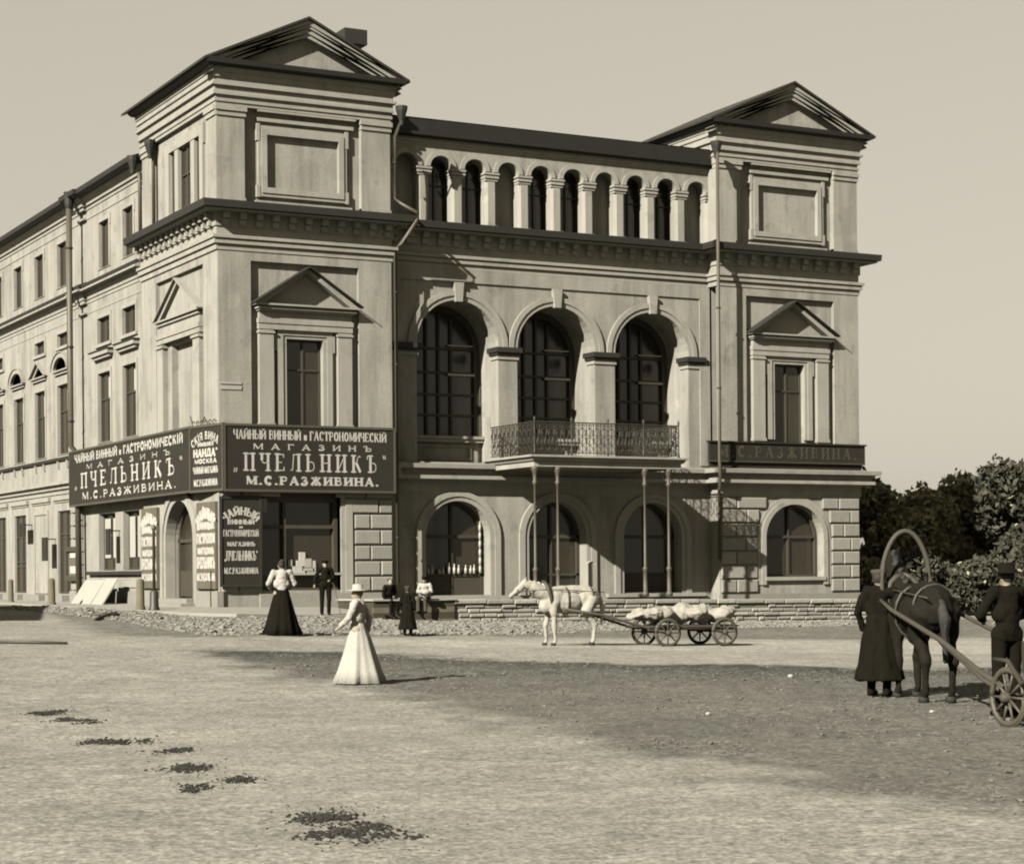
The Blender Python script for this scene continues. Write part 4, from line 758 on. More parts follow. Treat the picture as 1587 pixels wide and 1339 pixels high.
# loose stones: bank of cobbles and trampled square
def stones(name, label, poly, n_, smin, smax, m, seed, ymax=None):
    rg = np.random.default_rng(seed); P = np.array(poly); pts_ = np.zeros((0, 2))
    while len(pts_) < n_:
        c = rg.random((n_*3, 2))*(P.max(0)-P.min(0))+P.min(0); c = c[inside(poly, c[:, 0], c[:, 1])]; pts_ = np.vstack([pts_, c])
    pts_ = pts_[:n_]; zz = T(pts_[:, 0], pts_[:, 1]); base = np.array([(1, 0, 0), (-.5, .87, 0), (-.5, -.87, 0), (.6, .5, .55), (-.75, 0, .5), (.5, -.6, .6)]); fc = [(0, 1, 3), (1, 4, 3), (1, 2, 4), (2, 5, 4), (2, 0, 5), (0, 3, 5), (3, 4, 5)]
    sc = rg.uniform(smin, smax, n_)*np.where(rg.random(n_) < .1, 1.7, 1); an = rg.random(n_)*6.28; ca, sa = np.cos(an), np.sin(an); V = np.zeros((n_, 6, 3))
    j = base[None]*rg.uniform(.7, 1.3, (n_, 6, 1))
    V[:, :, 0] = pts_[:, 0, None]+sc[:, None]*(j[:, :, 0]*ca[:, None]-j[:, :, 1]*sa[:, None]); V[:, :, 1] = pts_[:, 1, None]+sc[:, None]*(j[:, :, 0]*sa[:, None]+j[:, :, 1]*ca[:, None]); V[:, :, 2] = zz[:, None]-.004+sc[:, None]*j[:, :, 2]*.8
    F = (np.array(fc)[None]+6*np.arange(n_)[:, None, None]).reshape(-1, 3)
    me = bpy.data.meshes.new(name); me.from_pydata(V.reshape(-1, 3).tolist(), [], F.tolist()); me.materials.append(m); o = link(name, me); o['label'] = label; o['category'] = 'stones'; o['kind'] = 'stuff'; return o
stones('cobbles', 'rough cobbles scattered along the bank below the building', [(-5.5, 12), (-2.85, 12), (-2.85, -6.2), (3.2, -5.6), (4, -3.6), (26, -3.6), (22, -9), (8, -14), (1.8, -19), (-5.3, -21), (-7.5, -20.6), (-6, -8)], 12000, .03, .085, COB, 5)
stones('gravel', 'loose gravel and clods on the trampled dark patch of the square', ROUGH, 9500, .008, .030, GRAV, 6)
stones('pebbles', 'tiny pebbles on the pale road in the foreground', [(-23, -59), (-8, -58), (-6, -30), (-22, -30)], 4200, .004, .013, GRAV, 8)
# ------------------------------------------------------------------ street furniture on the pavement
def bollard(x, y, h, lab, rad=.12, thin=False):
    t = thing('bollard', lab, 'bollard', (x, y, zp(x, y)-.05), group='posts along the pavement edge')
    MB().lathe((0, 0, 0), [(rad*1.25, -.2), (rad*1.2, .05), (rad, .1), (rad*.92, h-.06), (rad*.8, h-.01), (rad*.3, h+.02)], 12).build('post', WOOD if not thin else IRON, t, True)
    if thin: MB().lathe((0, 0, 0), [(.055, h), (.05, h+1.95), (.075, h+1.97), (.085, h+2.05), (.05, h+2.12), (.01, h+2.14)], 10).build('pole', PIPE, t, True)
bollard(-1.15, 26.3, .95, 'wooden bollard at the far left edge by the double door'); bollard(-1.9, 20.6, .95, 'wooden bollard in front of the blind panel of the side wing'); bollard(-2.3, 12.6, 1.0, 'stout wooden bollard at the foot of the thick drainpipe', .15)
bollard(-2.55, .55, .98, 'dark bollard left of the corner shop door', .14); bollard(-2.45, -.6, .62, 'short cast base carrying a slender pale pole before the shop door', .15, True)
t = thing('leaning_board', 'two pale boards leaning on the wall below the side shop windows', 'board', (-.35, 11.4, .62))
for y0, y1, s_ in ((.5, 3.2, .95), (-1.1, .35, 1.0)): MB().add([(-.62, y0, .02), (-.62, y1, .02), (.0, y1, s_), (.0, y0, s_), (-.66, y0, .04), (-.66, y1, .04), (-.05, y1, s_+.02), (-.05, y0, s_+.02)], [(0, 1, 2, 3), (4, 5, 6, 7), (0, 1, 5, 4), (1, 2, 6, 5), (2, 3, 7, 6), (3, 0, 4, 7)]).build('board', BOARD, t)
t = thing('poster_case', 'dark framed poster case on the stone quoins of the side street', 'poster case', (0, 17.6, 1.55))
MB().ext(LFT, rect(16.75, 18.55, 1.55, 2.95), [rect(16.95, 18.35, 1.75, 2.75)], .02, .16).build('frame', DOOR, t).matrix_parent_inverse = Matrix.Translation((0, -17.6, -1.55))
MB().box(LFT, 16.95, 18.35, .03, .06, 1.75, 2.75).build('backing', SIGNG, t).matrix_parent_inverse = Matrix.Translation((0, -17.6, -1.55))
MB().box(LFT, 17.2, 18.1, .062, .07, 1.85, 2.15).box(LFT, 17.15, 18.1, .062, .07, 2.5, 2.7).build('print', LETT, t).matrix_parent_inverse = Matrix.Translation((0, -17.6, -1.55))
for lab, u0, u1, z0, z1 in (('small dark square hanging sign by the far double door', 24.4, 25.6, 3.5, 4.1), ('dark narrow hanging board beside the nearer door of the wing', 20.7, 21.5, 2.4, 3.4), ('dark narrow board hung between the two side shop windows', 11.5, 12.0, 2.55, 3.55)):
    t = thing('hanging_board', lab, 'hanging sign', (-.25, (u0+u1)/2, z0), group='dark boards hung on the side street wall'); cy = (u0+u1)/2
    MB().box(WID, -.1, -.04, u0-cy, u1-cy, 0, z1-z0).build('board', SIGN, t); MB().box(WID, -.04, .4, -.03, .03, (z1-z0)-.1, (z1-z0)-.05).build('bracket', IRON, t)
from mathutils import noise as mnoise
def roughen(o, amp, sc, oct_=2, stretch=(1, 1, 1)):
    me = o.data; me.update(); n_ = len(me.vertices); co = np.empty(n_*3, np.float32); no = np.empty(n_*3, np.float32); me.vertices.foreach_get('co', co); me.vertex_normals.foreach_get('vector', no)
    co = co.reshape(-1, 3); no = no.reshape(-1, 3); q_ = co*np.array(stretch)*sc
    d = np.array([mnoise.noise(p)+(.5*mnoise.noise((p[0]*2.3, p[1]*2.3, p[2]*2.3)) if oct_ > 1 else 0) for p in q_.tolist()])
    me.vertices.foreach_set('co', (co+no*(amp*d)[:, None]).astype(np.float32).ravel()); me.update(); return o
# ------------------------------------------------------------------ people
def person(label, loc, rz, h=1.7, kind='coat', top=CLO, bottom=CLO, hat=None, hatm=CLO, arms=None, legs=None, seated=False, lean=0., hair=HAIR, voxel=.016, fingers=True, extra=None, name='person'):
    """figure facing local -Y, built for 1.7 m and scaled"""
    s = h/1.7; t = thing(name, label, 'person', loc, rz); t.scale = (s, s, s)
    hip = .92 if not seated else .50; sh = hip+.50; hz = hip+.66; ly = -lean
    J = {'shL': (.185, ly*.8, sh), 'shR': (-.185, ly*.8, sh), 'elL': (.25, .03+ly, sh-.29), 'elR': (-.25, .03+ly, sh-.29), 'wrL': (.23, -.10+ly, sh-.53), 'wrR': (-.23, -.10+ly, sh-.53)}
    J.update(arms or {})
    Lg = legs or ([((.10, 0, hip), (.11, -.02, .49), (.11, .03, .08)), ((-.10, 0, hip), (-.11, -.02, .49), (-.11, .03, .08))] if not seated else [((.10, 0, hip), (.13, -.42, .50), (.13, -.38, .08)), ((-.10, 0, hip), (-.13, -.42, .50), (-.13, -.40, .08))])
    b = MB()
    head = Vector((0, ly-.01, hz))
    b.ell(head+Vector((0, 0, .0)), .077, .095, .112).ell(head+Vector((0, -.03, -.05)), .058, .068, .07).cap(head+Vector((0, -.088, .005)), .012, head+Vector((0, -.108, -.028)), .017, 8)
    for e in (-1, 1): b.ell(head+Vector((e*.08, .01, -.01)), .012, .022, .032, n=8)
    b.cap((0, ly*.9+.01, sh+.02), .06, head+Vector((0, .01, -.07)), .052)
    b.cap((0, ly*.7, sh-.08), .125, (0, 0, hip+.08), .115).cap((.15, ly*.8, sh-.01), .065, (-.15, ly*.8, sh-.01), .065).cap((.09, 0, hip+.02), .10, (-.09, 0, hip+.02), .10)
    for e in 'LR':
        b.cap(J['sh'+e], .055, J['el'+e], .043).cap(J['el'+e], .042, J['wr'+e], .030)
        a = Vector(J['wr'+e]); d = (a-Vector(J['el'+e])).normalized(); sd = d.cross(Vector((0, 0, 1))); sd = sd.normalized() if sd.length > .1 else Vector((0, 1, 0)); b.cap(a, .028, a+d*.085, .036)
        if fingers:
            for k, ln in enumerate((.06, .075, .08, .072)): p = a+d*.085+sd*(k-1.5)*.019; b.cap(p, .0095, p+d*ln*.6+Vector((0, -.012, -.01)), .009, 6); b.cap(p+d*ln*.6+Vector((0, -.012, -.01)), .009, p+d*ln+Vector((0, -.02, -.035)), .008, 6)
            b.cap(a+d*.03+sd*.035, .011, a+d*.08+sd*.062, .009, 6)
    for a, k, n_ in Lg: b.cap(a, .088, k, .058).cap(k, .055, n_, .038).cap((n_[0], n_[1]+.03, .04), .038, (n_[0], n_[1]-.15, .032), .03)
    remesh('body', b, voxel, SKIN, t, 3)
    # clothing
    g = MB(); g.cap((0, ly*.7, sh-.06), .15, (0, 0, hip+.06), .14).cap((.155, ly*.8, sh-.015), .082, (-.155, ly*.8, sh-.015), .082).cap((.07, ly*.5, sh-.25), .125, (-.07, ly*.5, sh-.25), .125)
    for e in 'LR':
        a, c, d = (Vector(J[q_+e]) for q_ in ('sh', 'el', 'wr')); g.cap(a, .075, c, .062).cap(c, .062, d-(d-c)*.08, .048)
    if kind == 'coat':   # long flared coat to the calves
        n_ = 20; rings = [(hip+.15, .17, .15), (hip-.05, .20, .18), (.62, .25, .24), (.36, .31, .29), (.22, .34, .32)]; vs = []
        for i, (z, rx, ry) in enumerate(rings):
            for j in range(n_): a = 2*math.pi*j/n_; q_ = 1+.05*i/4*math.sin(5*a+1)+.03*i/4*math.sin(9*a); vs.append((rx*q_*math.cos(a), ry*q_*math.sin(a)+.01, z))
        m_ = len(rings); g.add(vs, [(i*n_+j, i*n_+(j+1) % n_, (i+1)*n_+(j+1) % n_, (i+1)*n_+j) for i in range(m_-1) for j in range(n_)]+[tuple(range(n_)), tuple((m_-1)*n_+j for j in range(n_))])
        roughen(remesh('coat', g, .018, top, t, 3), .022, 9, 2, (1, 1, .35))
        bt_ = MB()
        for a, k, q_ in Lg: bt_.cap(k, .075, q_, .062).cap((q_[0], q_[1]+.04, .052), .052, (q_[0], q_[1]-.15, .045), .042)
        remesh('boots', bt_, .016, CLO, t, 3)
    elif kind == 'dress':
        roughen(remesh('blouse', g, .016, top, t, 3), .014, 14); d = MB(); n_ = 64; rings = [(hip+.20, .125, .11), (hip+.08, .15, .135), (hip-.1, .21, .20), (.55, .28, .28), (.25, .36, .37), (.03, .44, .46)]; vs = []
        for i, (z, rx, ry) in enumerate(rings):
            for j in range(n_): a = 2*math.pi*j/n_; q_ = 1+.07*i/5*math.sin(7*a+.6+i*.25)+.06*i/5*math.sin(13*a+i*.3)+.03*math.sin(3*a+i); vs.append((rx*q_*math.cos(a), ry*q_*math.sin(a)+.03*i/5, z))
        m_ = len(rings); d.add(vs, [(i*n_+j, i*n_+(j+1) % n_, (i+1)*n_+(j+1) % n_, (i+1)*n_+j) for i in range(m_-1) for j in range(n_)]+[tuple(range(n_)), tuple((m_-1)*n_+j for j in range(n_))]); d.build('skirt', bottom, t, True)
    else:
        g.cap((.08, 0, hip+.0), .12, (-.08, 0, hip+.0), .12); roughen(remesh('jacket', g, .016, top, t, 3), .014, 12); d = MB()
        for a, k, q_ in Lg: d.cap((a[0], a[1], a[2]+.02), .108, k, .08).cap(k, .078, (q_[0], q_[1], q_[2]+.02), .065)
        remesh('trousers', d, .018, bottom, t, 3); bt_ = MB()
        for a, k, q_ in Lg: bt_.cap((q_[0], q_[1]+.04, .046), .046, (q_[0], q_[1]-.16, .04), .038)
        remesh('boots', bt_, .016, CLO, t, 2)
    MB().ell(head+Vector((0, .022, .022)), .084, .09, .106).build('hair', hair, t, True)
    if hat == 'cap':
        MB().lathe(head+Vector((0, .01, .04)), [(.088, 0), (.092, .035), (.115, .06), (.105, .085), (.02, .095)], 16).build('cap', hatm, t, True); MB().ell(head+Vector((0, -.115, .045)), .07, .05, .010).build('visor', CLO, t, True)
    elif hat == 'brim':
        MB().lathe(head+Vector((0, .01, .05)), [(.20, 0), (.20, .012), (.098, .02), (.092, .10), (.07, .115), (.01, .12)], 18).build('hat', hatm, t, True)
    elif hat == 'bun': MB().ell(head+Vector((0, .07, .09)), .055, .055, .05).build('hair_bun', hair, t, True)
    return t
ANG = TH-math.pi/2      # rotation that turns local -Y towards the camera
def gz(x, y): return float(T(x, y))
person('woman in white blouse and long dark skirt standing before the shop', (-5.95, -20.9, gz(-5.95, -20.9)), ANG+math.pi+.3, 1.70, 'dress', CLOW, CLO, hat='bun', arms={'elL': (.30, -.02, 1.17), 'wrL': (.20, -.2, 1.05), 'elR': (-.30, -.02, 1.17), 'wrR': (-.18, -.2, 1.05)}, fingers=False)
t_man = person('man in dark suit and cap leaning on a cane by the shop window', (1.75, -4.9, zp(1.75, -4.9)-.05), ANG+.25, 1.72, 'suit', CLO, CLO, hat='cap', arms={'elR': (-.32, -.02, 1.15), 'wrR': (-.36, -.14, .95), 'elL': (.27, .0, 1.14), 'wrL': (.12, -.17, 1.08)}, fingers=False)
tag(MB().tube([(1.75+.45, -5.05, zp(1.75, -4.9)-.02), (1.75+.20, -5.12, zp(1.75, -4.9)+.9), (1.75+.14, -5.14, zp(1.75, -4.9)+.96)], .014, 6).build('walking_cane', WOOD), 'thin wooden cane held by the man at the shop window', 'cane')
person('seated figure in dark coat on the left end of the cellar hatch', (4.75, -3.05, .38), ANG+.6, 1.6, 'suit', CLO, CLO, seated=True, lean=.12, fingers=False)
person('seated youth in dark cap and pale shirt holding a bundle on the cellar hatch', (6.0, -3.3, .42), ANG-.3, 1.6, 'suit', CLOW, CLOG, hat='cap', seated=True, lean=.1, arms={'elL': (.26, -.08, .76), 'wrL': (.08, -.30, .74), 'elR': (-.26, -.08, .76), 'wrR': (-.08, -.30, .74)}, fingers=False)
tag(remesh('bundle', MB().ell((0, 0, 0), .16, .13, .10).ell((.1, .03, -.05), .1, .1, .08), .02, CLOW, None, 3), 'pale cloth bundle on the lap of the seated youth', 'bundle').location = (5.82, -3.72, 1.12)
person('small dark-clothed child in pale cap standing in front of the cellar hatch', (-2.5, -20.2, gz(-2.5, -20.2)), ANG+math.pi-.2, 1.16, 'coat', CLO, CLO, hat='cap', hatm=CLOG, fingers=False)
person('walking woman in pale wide-brimmed hat and long white dress in mid street', (-9.95, -34.4, gz(-9.95, -34.4)), ANG-math.pi/2-.15, 1.52, 'dress', CLOW, CLOW, hat='brim', hatm=CLOW, hair=mat('fair_hair', dk(.2)), arms={'elL': (.27, -.1, 1.16), 'wrL': (.22, -.26, 1.02), 'elR': (-.26, .14, 1.14), 'wrR': (-.25, .12, .92)}, fingers=True)
MAN = (-5.02, -41.05)
person('man in long black coat and pale-banded cap holding the dark horse', (MAN[0], MAN[1], gz(*MAN)), ANG+math.pi-.55, 1.74, 'coat', CLO, CLO, hat='cap', hatm=CLOG, arms={'elR': (-.33, -.12, 1.22), 'wrR': (-.36, -.34, 1.28), 'elL': (.30, .02, 1.13), 'wrL': (.27, -.10, .90)}, voxel=.012)
# ------------------------------------------------------------------ horses
def horse(name, label, loc, rz, m, head_low=False, h=1.0, mane=HAIR):
    t = thing(name, label, 'horse', loc, rz); t.scale = (h, h, h); b = MB()
    b.ell((.42, 0, 1.16), .36, .27, .34).ell((.05, 0, 1.12), .50, .29, .32).ell((-.48, 0, 1.20), .38, .28, .33).cap((.35, 0, 1.38), .16, (-.45, 0, 1.40), .17).cap((.62, 0, 1.12), .2, (.66, 0, 1.0), .17)
    if head_low: nk, pol, muz = (1.0, 0, 1.50), (1.22, 0, 1.58), (1.58, 0, 1.28)
    else: nk, pol, muz = (.96, 0, 1.66), (1.10, 0, 1.86), (1.44, 0, 1.52)
    b.cap((.60, 0, 1.30), .24, nk, .16).cap(nk, .16, pol, .11).cap(pol, .115, tuple(p*.5+q_*.5 for p, q_ in zip(pol, muz)), .095).cap(tuple(p*.5+q_*.5 for p, q_ in zip(pol, muz)), .085, muz, .065)
    for e in (-1, 1): b.cap((pol[0]-.02, e*.06, pol[2]+.09), .032, (pol[0]-.01, e*.085, pol[2]+.21), .010, 8)
    for e, st in ((-1, .07), (1, -.05)):
        b.cap((.47, e*.15, 1.05), .15, (.50+st*.3, e*.16, .82), .10).cap((.50+st*.3, e*.16, .82), .088, (.52+st, e*.155, .50), .066).cap((.52+st, e*.155, .50), .062, (.50+st, e*.155, .15), .046).cap((.50+st, e*.155, .14), .046, (.55+st, e*.155, .05), .058)
        b.cap((-.55, e*.15, 1.12), .21, (-.46-st, e*.17, .86), .15).cap((-.46-st, e*.17, .86), .13, (-.70-st, e*.16, .52), .075).cap((-.70-st, e*.16, .52), .068, (-.66-st, e*.16, .16), .048).cap((-.66-st, e*.16, .15), .048, (-.61-st, e*.16, .05), .06)
    roughen(remesh('body', b, .022, m, t, 4), .018, 5)
    k = MB().cap((-.80, 0, 1.30), .05, (-.93, 0, 1.05), .075).cap((-.93, 0, 1.05), .075, (-.92, 0, .55), .03); roughen(remesh('tail', k, .018, mane, t, 2), .03, 14, 2, (1, 1, .2))
    k = MB()
    for i in range(6): a = i/5; p = Vector((.58, 0, 1.54)).lerp(Vector((pol[0]-.04, 0, pol[2]+.08)), a); k.cap(p, .05, p+Vector((-.06, .08, -.16)), .022, 8)
    roughen(remesh('mane', k, .016, mane, t, 1), .02, 16)
    for e, st in ((-1, .07), (1, -.05)):
        for px in (.55+st, -.61-st): MB().lathe((px, e*(.155 if px > 0 else .16), 0), [(.075, 0), (.062, .08), (.05, .085)], 10).build('hoof', HAIR, t, True)
    hn = MB()      # collar, saddle pad, bridle
    hn.tube([(.60+.10*math.cos(a), .25*math.sin(a), 1.28+.36*math.cos(a)) for a in [i*2*math.pi/16 for i in range(17)]], .045, 7).tube([(.12, .31*math.sin(a), 1.14+.36*math.cos(a)) for a in [i*2*math.pi/16 for i in range(17)]], .022, 6).tube([(-.55, .30*math.sin(a), 1.2+.32*math.cos(a)) for a in [-1.9+i*3.8/12 for i in range(13)]], .018, 6)
    hc = [p*.35+q_*.65 for p, q_ in zip(pol, muz)]; hn.tube([(hc[0]-.02, .098*math.sin(a), hc[2]+.098*math.cos(a)) for a in [i*2*math.pi/12 for i in range(13)]], .012, 5); hn.tube([(hc[0], .09, hc[2]), (.6, .2, 1.45), (-.9, .22, 1.35)], .010, 5).tube([(hc[0], -.09, hc[2]), (.6, -.2, 1.45), (-.9, -.22, 1.35)], .010, 5)
    hn.build('harness', LEATH, t, True)
    return t
def wheel(mbname, parent, loc, rad, axis_rot, spokes=10, m=WOOD):
    o = MB().tube([(rad*math.cos(a), 0, rad*math.sin(a)) for a in [i*2*math.pi/28 for i in range(29)]], .032, 7).build('wheel', m, parent, True); o.location = loc; o.rotation_euler = (0, 0, axis_rot)
    MB().tube([((rad+.03)*math.cos(a), 0, (rad+.03)*math.sin(a)) for a in [i*2*math.pi/28 for i in range(29)]], .015, 5).build('tyre', PIPE, o, True)
    MB().tube([(0, -.10, 0), (0, -.07, 0), (0, .07, 0), (0, .1, 0)], [.03, .06, .06, .03], 10).build('hub', WOODP, o, True)
    for i in range(spokes):
        a = 2*math.pi*i/spokes; MB().tube([(.04*math.cos(a), 0, .04*math.sin(a)), (rad*math.cos(a), 0, rad*math.sin(a))], [.02, .014], 6).build('spoke', m, o, True)
    return o
# pale horse and low loaded cart crossing the street (moving left)
hd = Vector((-4.12, .5)).normalized(); hr = math.atan2(hd.y, hd.x); PH = (-.78, -24.9)
horse('pale_horse', 'pale horse with lowered head pulling a low cart across the street', (PH[0], PH[1], gz(*PH)), hr, HORW, True, .86, mat('pale_mane', (.5, .46, .36)))
CC = (PH[0]-hd.x*2.75, PH[1]-hd.y*2.75)
t = thing('low_cart', 'low wooden cart heaped with pale sacks behind the pale horse', 'cart', (CC[0], CC[1], gz(*CC)), hr)
for i in range(5): MB().box(WID, -1.15, 1.05, -.55+i*.22, -.35+i*.22, .42, .46).build('plank', WOODP, t)
for e in (-1, 1):
    MB().tube([(-1.1, e*.5, .38), (1.0, e*.48, .40), (2.1, e*.3, .72), (2.9, e*.26, .85)], .032, 7).build('shaft', WOODP, t, True)
    for x in (-.75, .65): wheel('w', t, (x, e*.62, .31), .28, 0, 8, WOODP)
MB().tube([(-.75, -.6, .31), (-.75, .6, .31)], .03, 6).build('axle', IRON, t); MB().tube([(.65, -.6, .31), (.65, .6, .31)], .03, 6).build('axle', IRON, t)
random.seed(5); k = MB()
for i in range(14): x = -1.0+.15*i; k.ell((x, random.uniform(-.25, .25), .62+random.uniform(-.03, .14)), random.uniform(.2, .34), random.uniform(.18, .3), random.uniform(.12, .2), random.uniform(-.3, .3))
o = roughen(remesh('covered_load', k, .024, STRAW, None, 3), .06, 4); o.location = (CC[0], CC[1], gz(*CC)); o.rotation_euler = (0, 0, hr); tag(o, 'lumpy load under pale cloth on the low cart', 'load')
# dark horse, droshky and driver at the right edge
f2 = Vector((math.cos(TH), math.sin(TH))); r2_ = Vector((math.sin(TH), -math.cos(TH))); CAM = Vector((-22.307, -62.872))
def cd_(rr, d): p = CAM+f2*d+r2_*rr; return (p.x, p.y)
hq = cd_(5.50, 26.75); cq = cd_(6.12, 22.15); hv = (Vector(hq)-Vector(cq)).normalized(); ha = math.atan2(hv.y, hv.x)
hz_ = gz(*hq); horse('dark_horse', 'dark horse in harness under a wooden bow, standing before a light carriage', (hq[0], hq[1], hz_), ha, HORB, False, 1.02)
bowp = [(.58+.02*math.sin(a), .37*math.cos(a)*(1 if math.sin(a) > .25 else .92), 1.36+.92*math.sin(a)) for a in [(-.08+i*1.05/20)*math.pi for i in range(21)]]
bw_ = MB().tube(bowp, .034, 8).build('harness_bow', WOODP, None, True); bw_.location = (hq[0], hq[1], hz_); bw_.rotation_euler = (0, 0, ha); tag(bw_, 'curved wooden bow arching over the neck of the dark horse', 'harness bow')
t = thing('light_carriage', 'light open carriage with small front wheels and long shafts at the right edge', 'carriage', (cq[0], cq[1], gz(*cq)), ha)
for e in (-1, 1):
    MB().tube([(.0, e*.50, .33), (1.2, e*.48, .55), (2.6, e*.46, .88), (4.6, e*.42, 1.22), (5.3, e*.36, 1.36)], [.036, .036, .034, .03, .026], 8).build('shaft', WOODP, t, True)
    MB().tube([(.05, e*.56, .33), (1.0, e*.52, .47), (2.5, e*.47, .84)], .026, 7).build('shaft_brace', WOODP, t, True)
    wheel('w', t, (0, e*.62, .33), .30, R(14), 10, IRONL); wheel('w', t, (-1.7, e*.66, .46), .43, 0, 12)
    MB().tube([(-1.95, e*.68, .55), (-1.9, e*.7, .98), (-1.4, e*.7, .98), (-.9, e*.68, .6), (-.4, e*.62, .5), (-.1, e*.66, .74), (.3, e*.66, .74)], .03, 6).build('mudguard', LEATH, t, True)
MB().tube([(0, -.6, .33), (0, .6, .33)], .035, 8).build('axle', IRON, t, True); MB().tube([(-1.7, -.64, .46), (-1.7, .64, .46)], .035, 8).build('axle', IRON, t, True)
MB().box(WID, -1.9, .15, -.36, .36, .52, .60).build('floor', WOOD, t); MB().box(WID, -.45, .1, -.42, .42, .60, .95).build('driver_box', LEATH, t)
k = MB().box(WID, -1.7, -1.0, -.45, .45, .60, .92).box(WID, -1.85, -1.66, -.47, .47, .60, 1.35); k.build('seat', LEATH, t)
dp = cd_((1560-793.5)/3076*23.6, 23.6); person('bulky dark-coated driver standing behind the front wheel at the right edge', (dp[0], dp[1], gz(*dp)), ANG+math.pi+.4, 1.78, 'suit', CLO, CLO, hat='brim', hatm=CLO, arms={'elL': (.33, -.05, 1.16), 'wrL': (.16, -.24, 1.10), 'elR': (-.33, -.05, 1.16), 'wrR': (-.16, -.24, 1.10)}, fingers=True)
# ------------------------------------------------------------------ dung and small litter
random.seed(21)
def dung(x, y, ln, wd_, lab, n_=26):
    mb = MB(); zz0 = gz(x, y); cs = [(random.gauss(0, .36)*ln, random.gauss(0, .5)*wd_*1.6, random.uniform(.3, 1)) for _ in range(9)]
    for i in range(n_*17):
        ca, cb, cw = random.choice(cs[:5] if i % 3 else cs); a = ca+random.gauss(0, .075)*cw*(1+ln); b_ = cb+random.gauss(0, .13)*cw*(1+ln)
        if i % 5 == 0: a, b_ = random.gauss(0, .8)*ln, random.gauss(0, 1.1)*wd_*1.6
        q_ = random.uniform(.003, .012)*(.55 if i % 5 == 0 else 1); px, py = x+r2_.x*a+f2.x*b_, y+r2_.y*a+f2.y*b_
        mb.ell((px, py, zz0+q_*.5+random.uniform(0, .014)), q_*random.uniform(1, 2), q_*random.uniform(1, 1.8), q_*random.uniform(.5, 1.1), random.uniform(-.5, .5), 5)
    o = tag(mb.build('horse_dung', DUNG), lab, 'dung', 'horse droppings on the road'); return o
for x, y, l, w_, lab, n_ in ((-15.84, -38.2, .3, .25, 'small clump of droppings farthest left and back on the road', 26), (-15.93, -39.5, .38, .28, 'dark clump of droppings just in front of the farthest one', 34), (-16.28, -42.6, .36, .2, 'elongated streak of droppings third from the back', 30), (-16.07, -43.9, .22, .18, 'few loose droppings beside the third clump', 12), (-16.62, -45.8, .34, .28, 'broad clump of droppings in the middle of the row', 40), (-16.45, -46.8, .2, .2, 'scattered crumbs right of the middle clump', 14), (-17.0, -47.4, .16, .16, 'tiny crumbs below the middle clump', 9), (-16.87, -49.7, .27, .22, 'large dark clump nearest the lower edge, upper half', 46), (-17.08, -50.6, .24, .2, 'large dark clump nearest the lower edge, lower half', 44), (-16.9, -50.9, .25, .2, 'crumbs trailing right of the nearest clump', 16)): dung(x, y, l, w_, lab, n_)
for x, y, q_, lab in ((-3.34, -36.65, .045, 'pale round stone lying on the dark patch of the square'), (-8.85, -42.56, .03, 'small pale pointed stone on the trampled ground'), (-6.4, -43.8, .03, 'pale pebble lying near the dark horse hooves')):
    tag(MB().ell((x, y, gz(x, y)+q_*.5), q_*1.2, q_, q_*.8).build('stone', CLOW, None, True), lab, 'stone')
# ------------------------------------------------------------------ trees
def tree(name, label, x, y, h, blobs, nl, leafs, seed, m=LEAF_IN_SHADE, pale=.10):
    """blobs: list of (dx, dy, z, r)"""
    z0 = gz(x, y); t = thing(name, label, 'tree', (x, y, z0), group='trees beyond the right tower'); rg = np.random.default_rng(seed)
    tk = MB().tube([(0, 0, -.3), (.05, .02, h*.2), (-.05, .05, h*.4), (.08, 0, h*.7)], [.24, .17, .13, .05], 9)
    for dx, dy, bz, br in blobs: tk.tube([(0, 0, h*.3), (dx*.5, dy*.5, (bz+h*.3)/2), (dx, dy, bz)], [.10, .07, .02], 6)
    tk.build('trunk', BARK, t, True)
    vol = np.array([b_[3]**2 for b_ in blobs]); pick = rg.choice(len(blobs), nl, p=vol/vol.sum()); bl = np.array(blobs)[pick]
    d = rg.normal(size=(nl, 3)); d /= np.linalg.norm(d, axis=1, keepdims=True); lump = 1+.22*np.sin(d[:, 0]*7+seed)*np.sin(d[:, 1]*6+2)*np.sin(d[:, 2]*8)
    c = bl[:, :3]+d*(bl[:, 3]*lump*np.cbrt(rg.uniform(.12, 1, nl)))[:, None]*np.array([1, 1, .85]); c[:, 2] = np.maximum(c[:, 2], .25)
    cl_c = c+0; s = rg.uniform(.7, 1.4, nl)*leafs; a = rg.normal(size=(nl, 3)); a /= np.linalg.norm(a, axis=1, keepdims=True); b_ = np.cross(a, rg.normal(size=(nl, 3))); b_ /= np.linalg.norm(b_, axis=1, keepdims=True)
    V = np.stack([cl_c-a*s[:, None], cl_c+b_*s[:, None]*.5, cl_c+a*s[:, None], cl_c-b_*s[:, None]*.5], 1).reshape(-1, 3); F = np.arange(4*nl).reshape(-1, 4)
    me = bpy.data.meshes.new('crown'); me.from_pydata(V.tolist(), [], F.tolist()); me.materials.append(m); me.materials.append(LEAFL)
    mi = (rg.random(nl) < pale).astype(np.int32); me.polygons.foreach_set('material_index', mi); link('crown', me, t)
def px_at(px, d): p = CAM+f2*d+r2_*((px-793.5)/3076*d); return p.x, p.y
def blob_set(rg_seed, w_, h0, h1, n_, rmin, rmax):
    rr = random.Random(rg_seed); return [(rr.uniform(-w_, w_), rr.uniform(-w_, w_), rr.uniform(h0, h1), rr.uniform(rmin, rmax)) for _ in range(n_)]
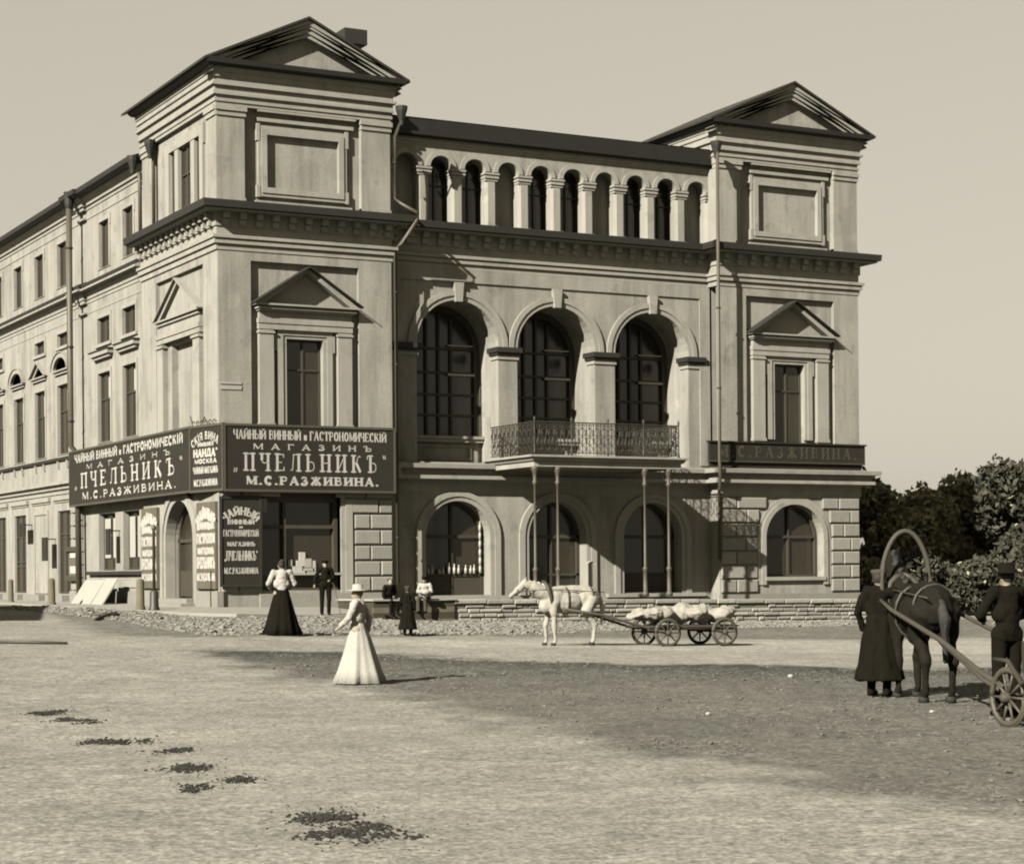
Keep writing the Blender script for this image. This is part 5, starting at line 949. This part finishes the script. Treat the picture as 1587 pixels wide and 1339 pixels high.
for nm, lab, px, d, w_, h0, h1, n_, r0, r1, nl, sd in (
    ('leafy_tree', 'dark leafy tree tucked right beside the right tower corner', 1356, 96, .9, 1.2, 6.0, 8, .9, 1.35, 8000, 1),
    ('leafy_tree', 'round-topped dark tree in the middle of the grove', 1425, 93, 1.5, 1.6, 5.4, 10, 1.1, 1.6, 11000, 2),
    ('leafy_tree', 'dark tree with a ragged top left of the gap in the grove', 1492, 97, 1.4, 1.4, 5.6, 9, 1.0, 1.5, 10000, 3),
    ('leafy_tree', 'tallest dark tree with an overhanging branch at the right edge', 1588, 88, 1.6, 1.2, 5.9, 12, 1.1, 1.6, 12000, 4),
    ('leafy_tree', 'low dark tree filling the gap behind the carriage', 1545, 100, 1.6, 1.0, 3.6, 8, 1.0, 1.5, 9000, 5),
    ('leafy_tree', 'dark tree standing far right beyond the frame edge of the grove', 1650, 92, 1.6, 1.2, 6.4, 10, 1.1, 1.7, 8000, 6)):
    x, y = px_at(px, d); tree(nm, lab, x, y, h1, blob_set(sd, w_, h0, h1, n_, r0, r1), nl, .17, sd, LEAF_IN_SUN if sd in (4, 6) else LEAF_IN_SHADE, .015 if sd in (4, 6) else .12)
rgp = random.Random(9)
for k in range(7):
    px = 1352+k*42; x, y = px_at(px, 84+rgp.uniform(-1, 2)); z0 = gz(x, y)
    lab = ['dense dark bush at the foot of the right tower', 'dense dark bush behind the man in the long coat', 'dense bush behind the head of the dark horse', 'dense bush behind the back of the dark horse', 'dense bush between horse and carriage driver', 'dense bush behind the carriage driver', 'dense bush at the extreme right edge'][k]
    tree('bush', lab, x, y, 1.6, [(rgp.uniform(-1, 1), rgp.uniform(-.8, .8), rgp.uniform(.5, 1.9), rgp.uniform(.7, 1.0)) for _ in range(6)], 4500, .13, 40+k, LEAF_IN_SUN if k > 1 else LEAF_IN_SHADE, .015)
for o in bpy.data.objects:
    if o.name.startswith('bush'): o['category'] = 'bush'; o['group'] = 'bushes at the foot of the grove'

# ------------------------------------------------------------------ low house across the side street, unseen and added only to cast its shadow
od = Vector((.277, .961)); OH = Fr((-16.0, -10.8), (od.x, od.y), (od.y, -od.x))
t = thing('house', 'low house across the side street added out of view to cast shade on the pavement', 'house', (0, 0, 0))
ow = [rect(2+3.2*i, 3.2+3.2*i, 1.6, 3.6) for i in range(5)]
MB().ext(OH, rect(0, 19, -1, 5.6), ow, -.5, 0).build('wall', PLA, t); MB().box(OH, 0, 19, -9, -.52, -1, 5.6).build('wall', PLA, t)
for q_ in ow: MB().box(OH, q_[0][0], q_[1][0], -.3, -.2, q_[0][1], q_[2][1]).build('window', GLASS, t)
MB().add([OH(-.3, .4, 5.6), OH(19.3, .4, 5.6), OH(19.3, -4.7, 7.4), OH(-.3, -4.7, 7.4), OH(-.3, -9.4, 5.6), OH(19.3, -9.4, 5.6)], [(0, 1, 2, 3), (3, 2, 5, 4), (0, 3, 4), (1, 5, 2)]).build('roof', ROOF, t)

# ------------------------------------------------------------------ timber lying about on the left
def lying(lab, a, b_, rad):
    za, zb_ = gz(*a), gz(*b_); o = MB().tube([(a[0], a[1], za+rad), ((a[0]+b_[0])/2, (a[1]+b_[1])/2, (za+zb_)/2+rad*1.3), (b_[0], b_[1], zb_+rad)], [rad, rad*.95, rad*.7], 8).build('pole', DOOR, None, True); tag(o, lab, 'pole', 'poles and planks lying on the ground')
lying('long dark pole lying on the road at the far left edge', (-12.75, -21.4), (-11.3, -22.55), .035)
lying('short pole lying along the cobbled bank near the bollards', (-5.6, -4.45), (-4.8, -4.6), .05)
lying('longer pole lying slantwise down the cobbled bank', (-6.6, -8.2), (-4.3, -2.6), .05)
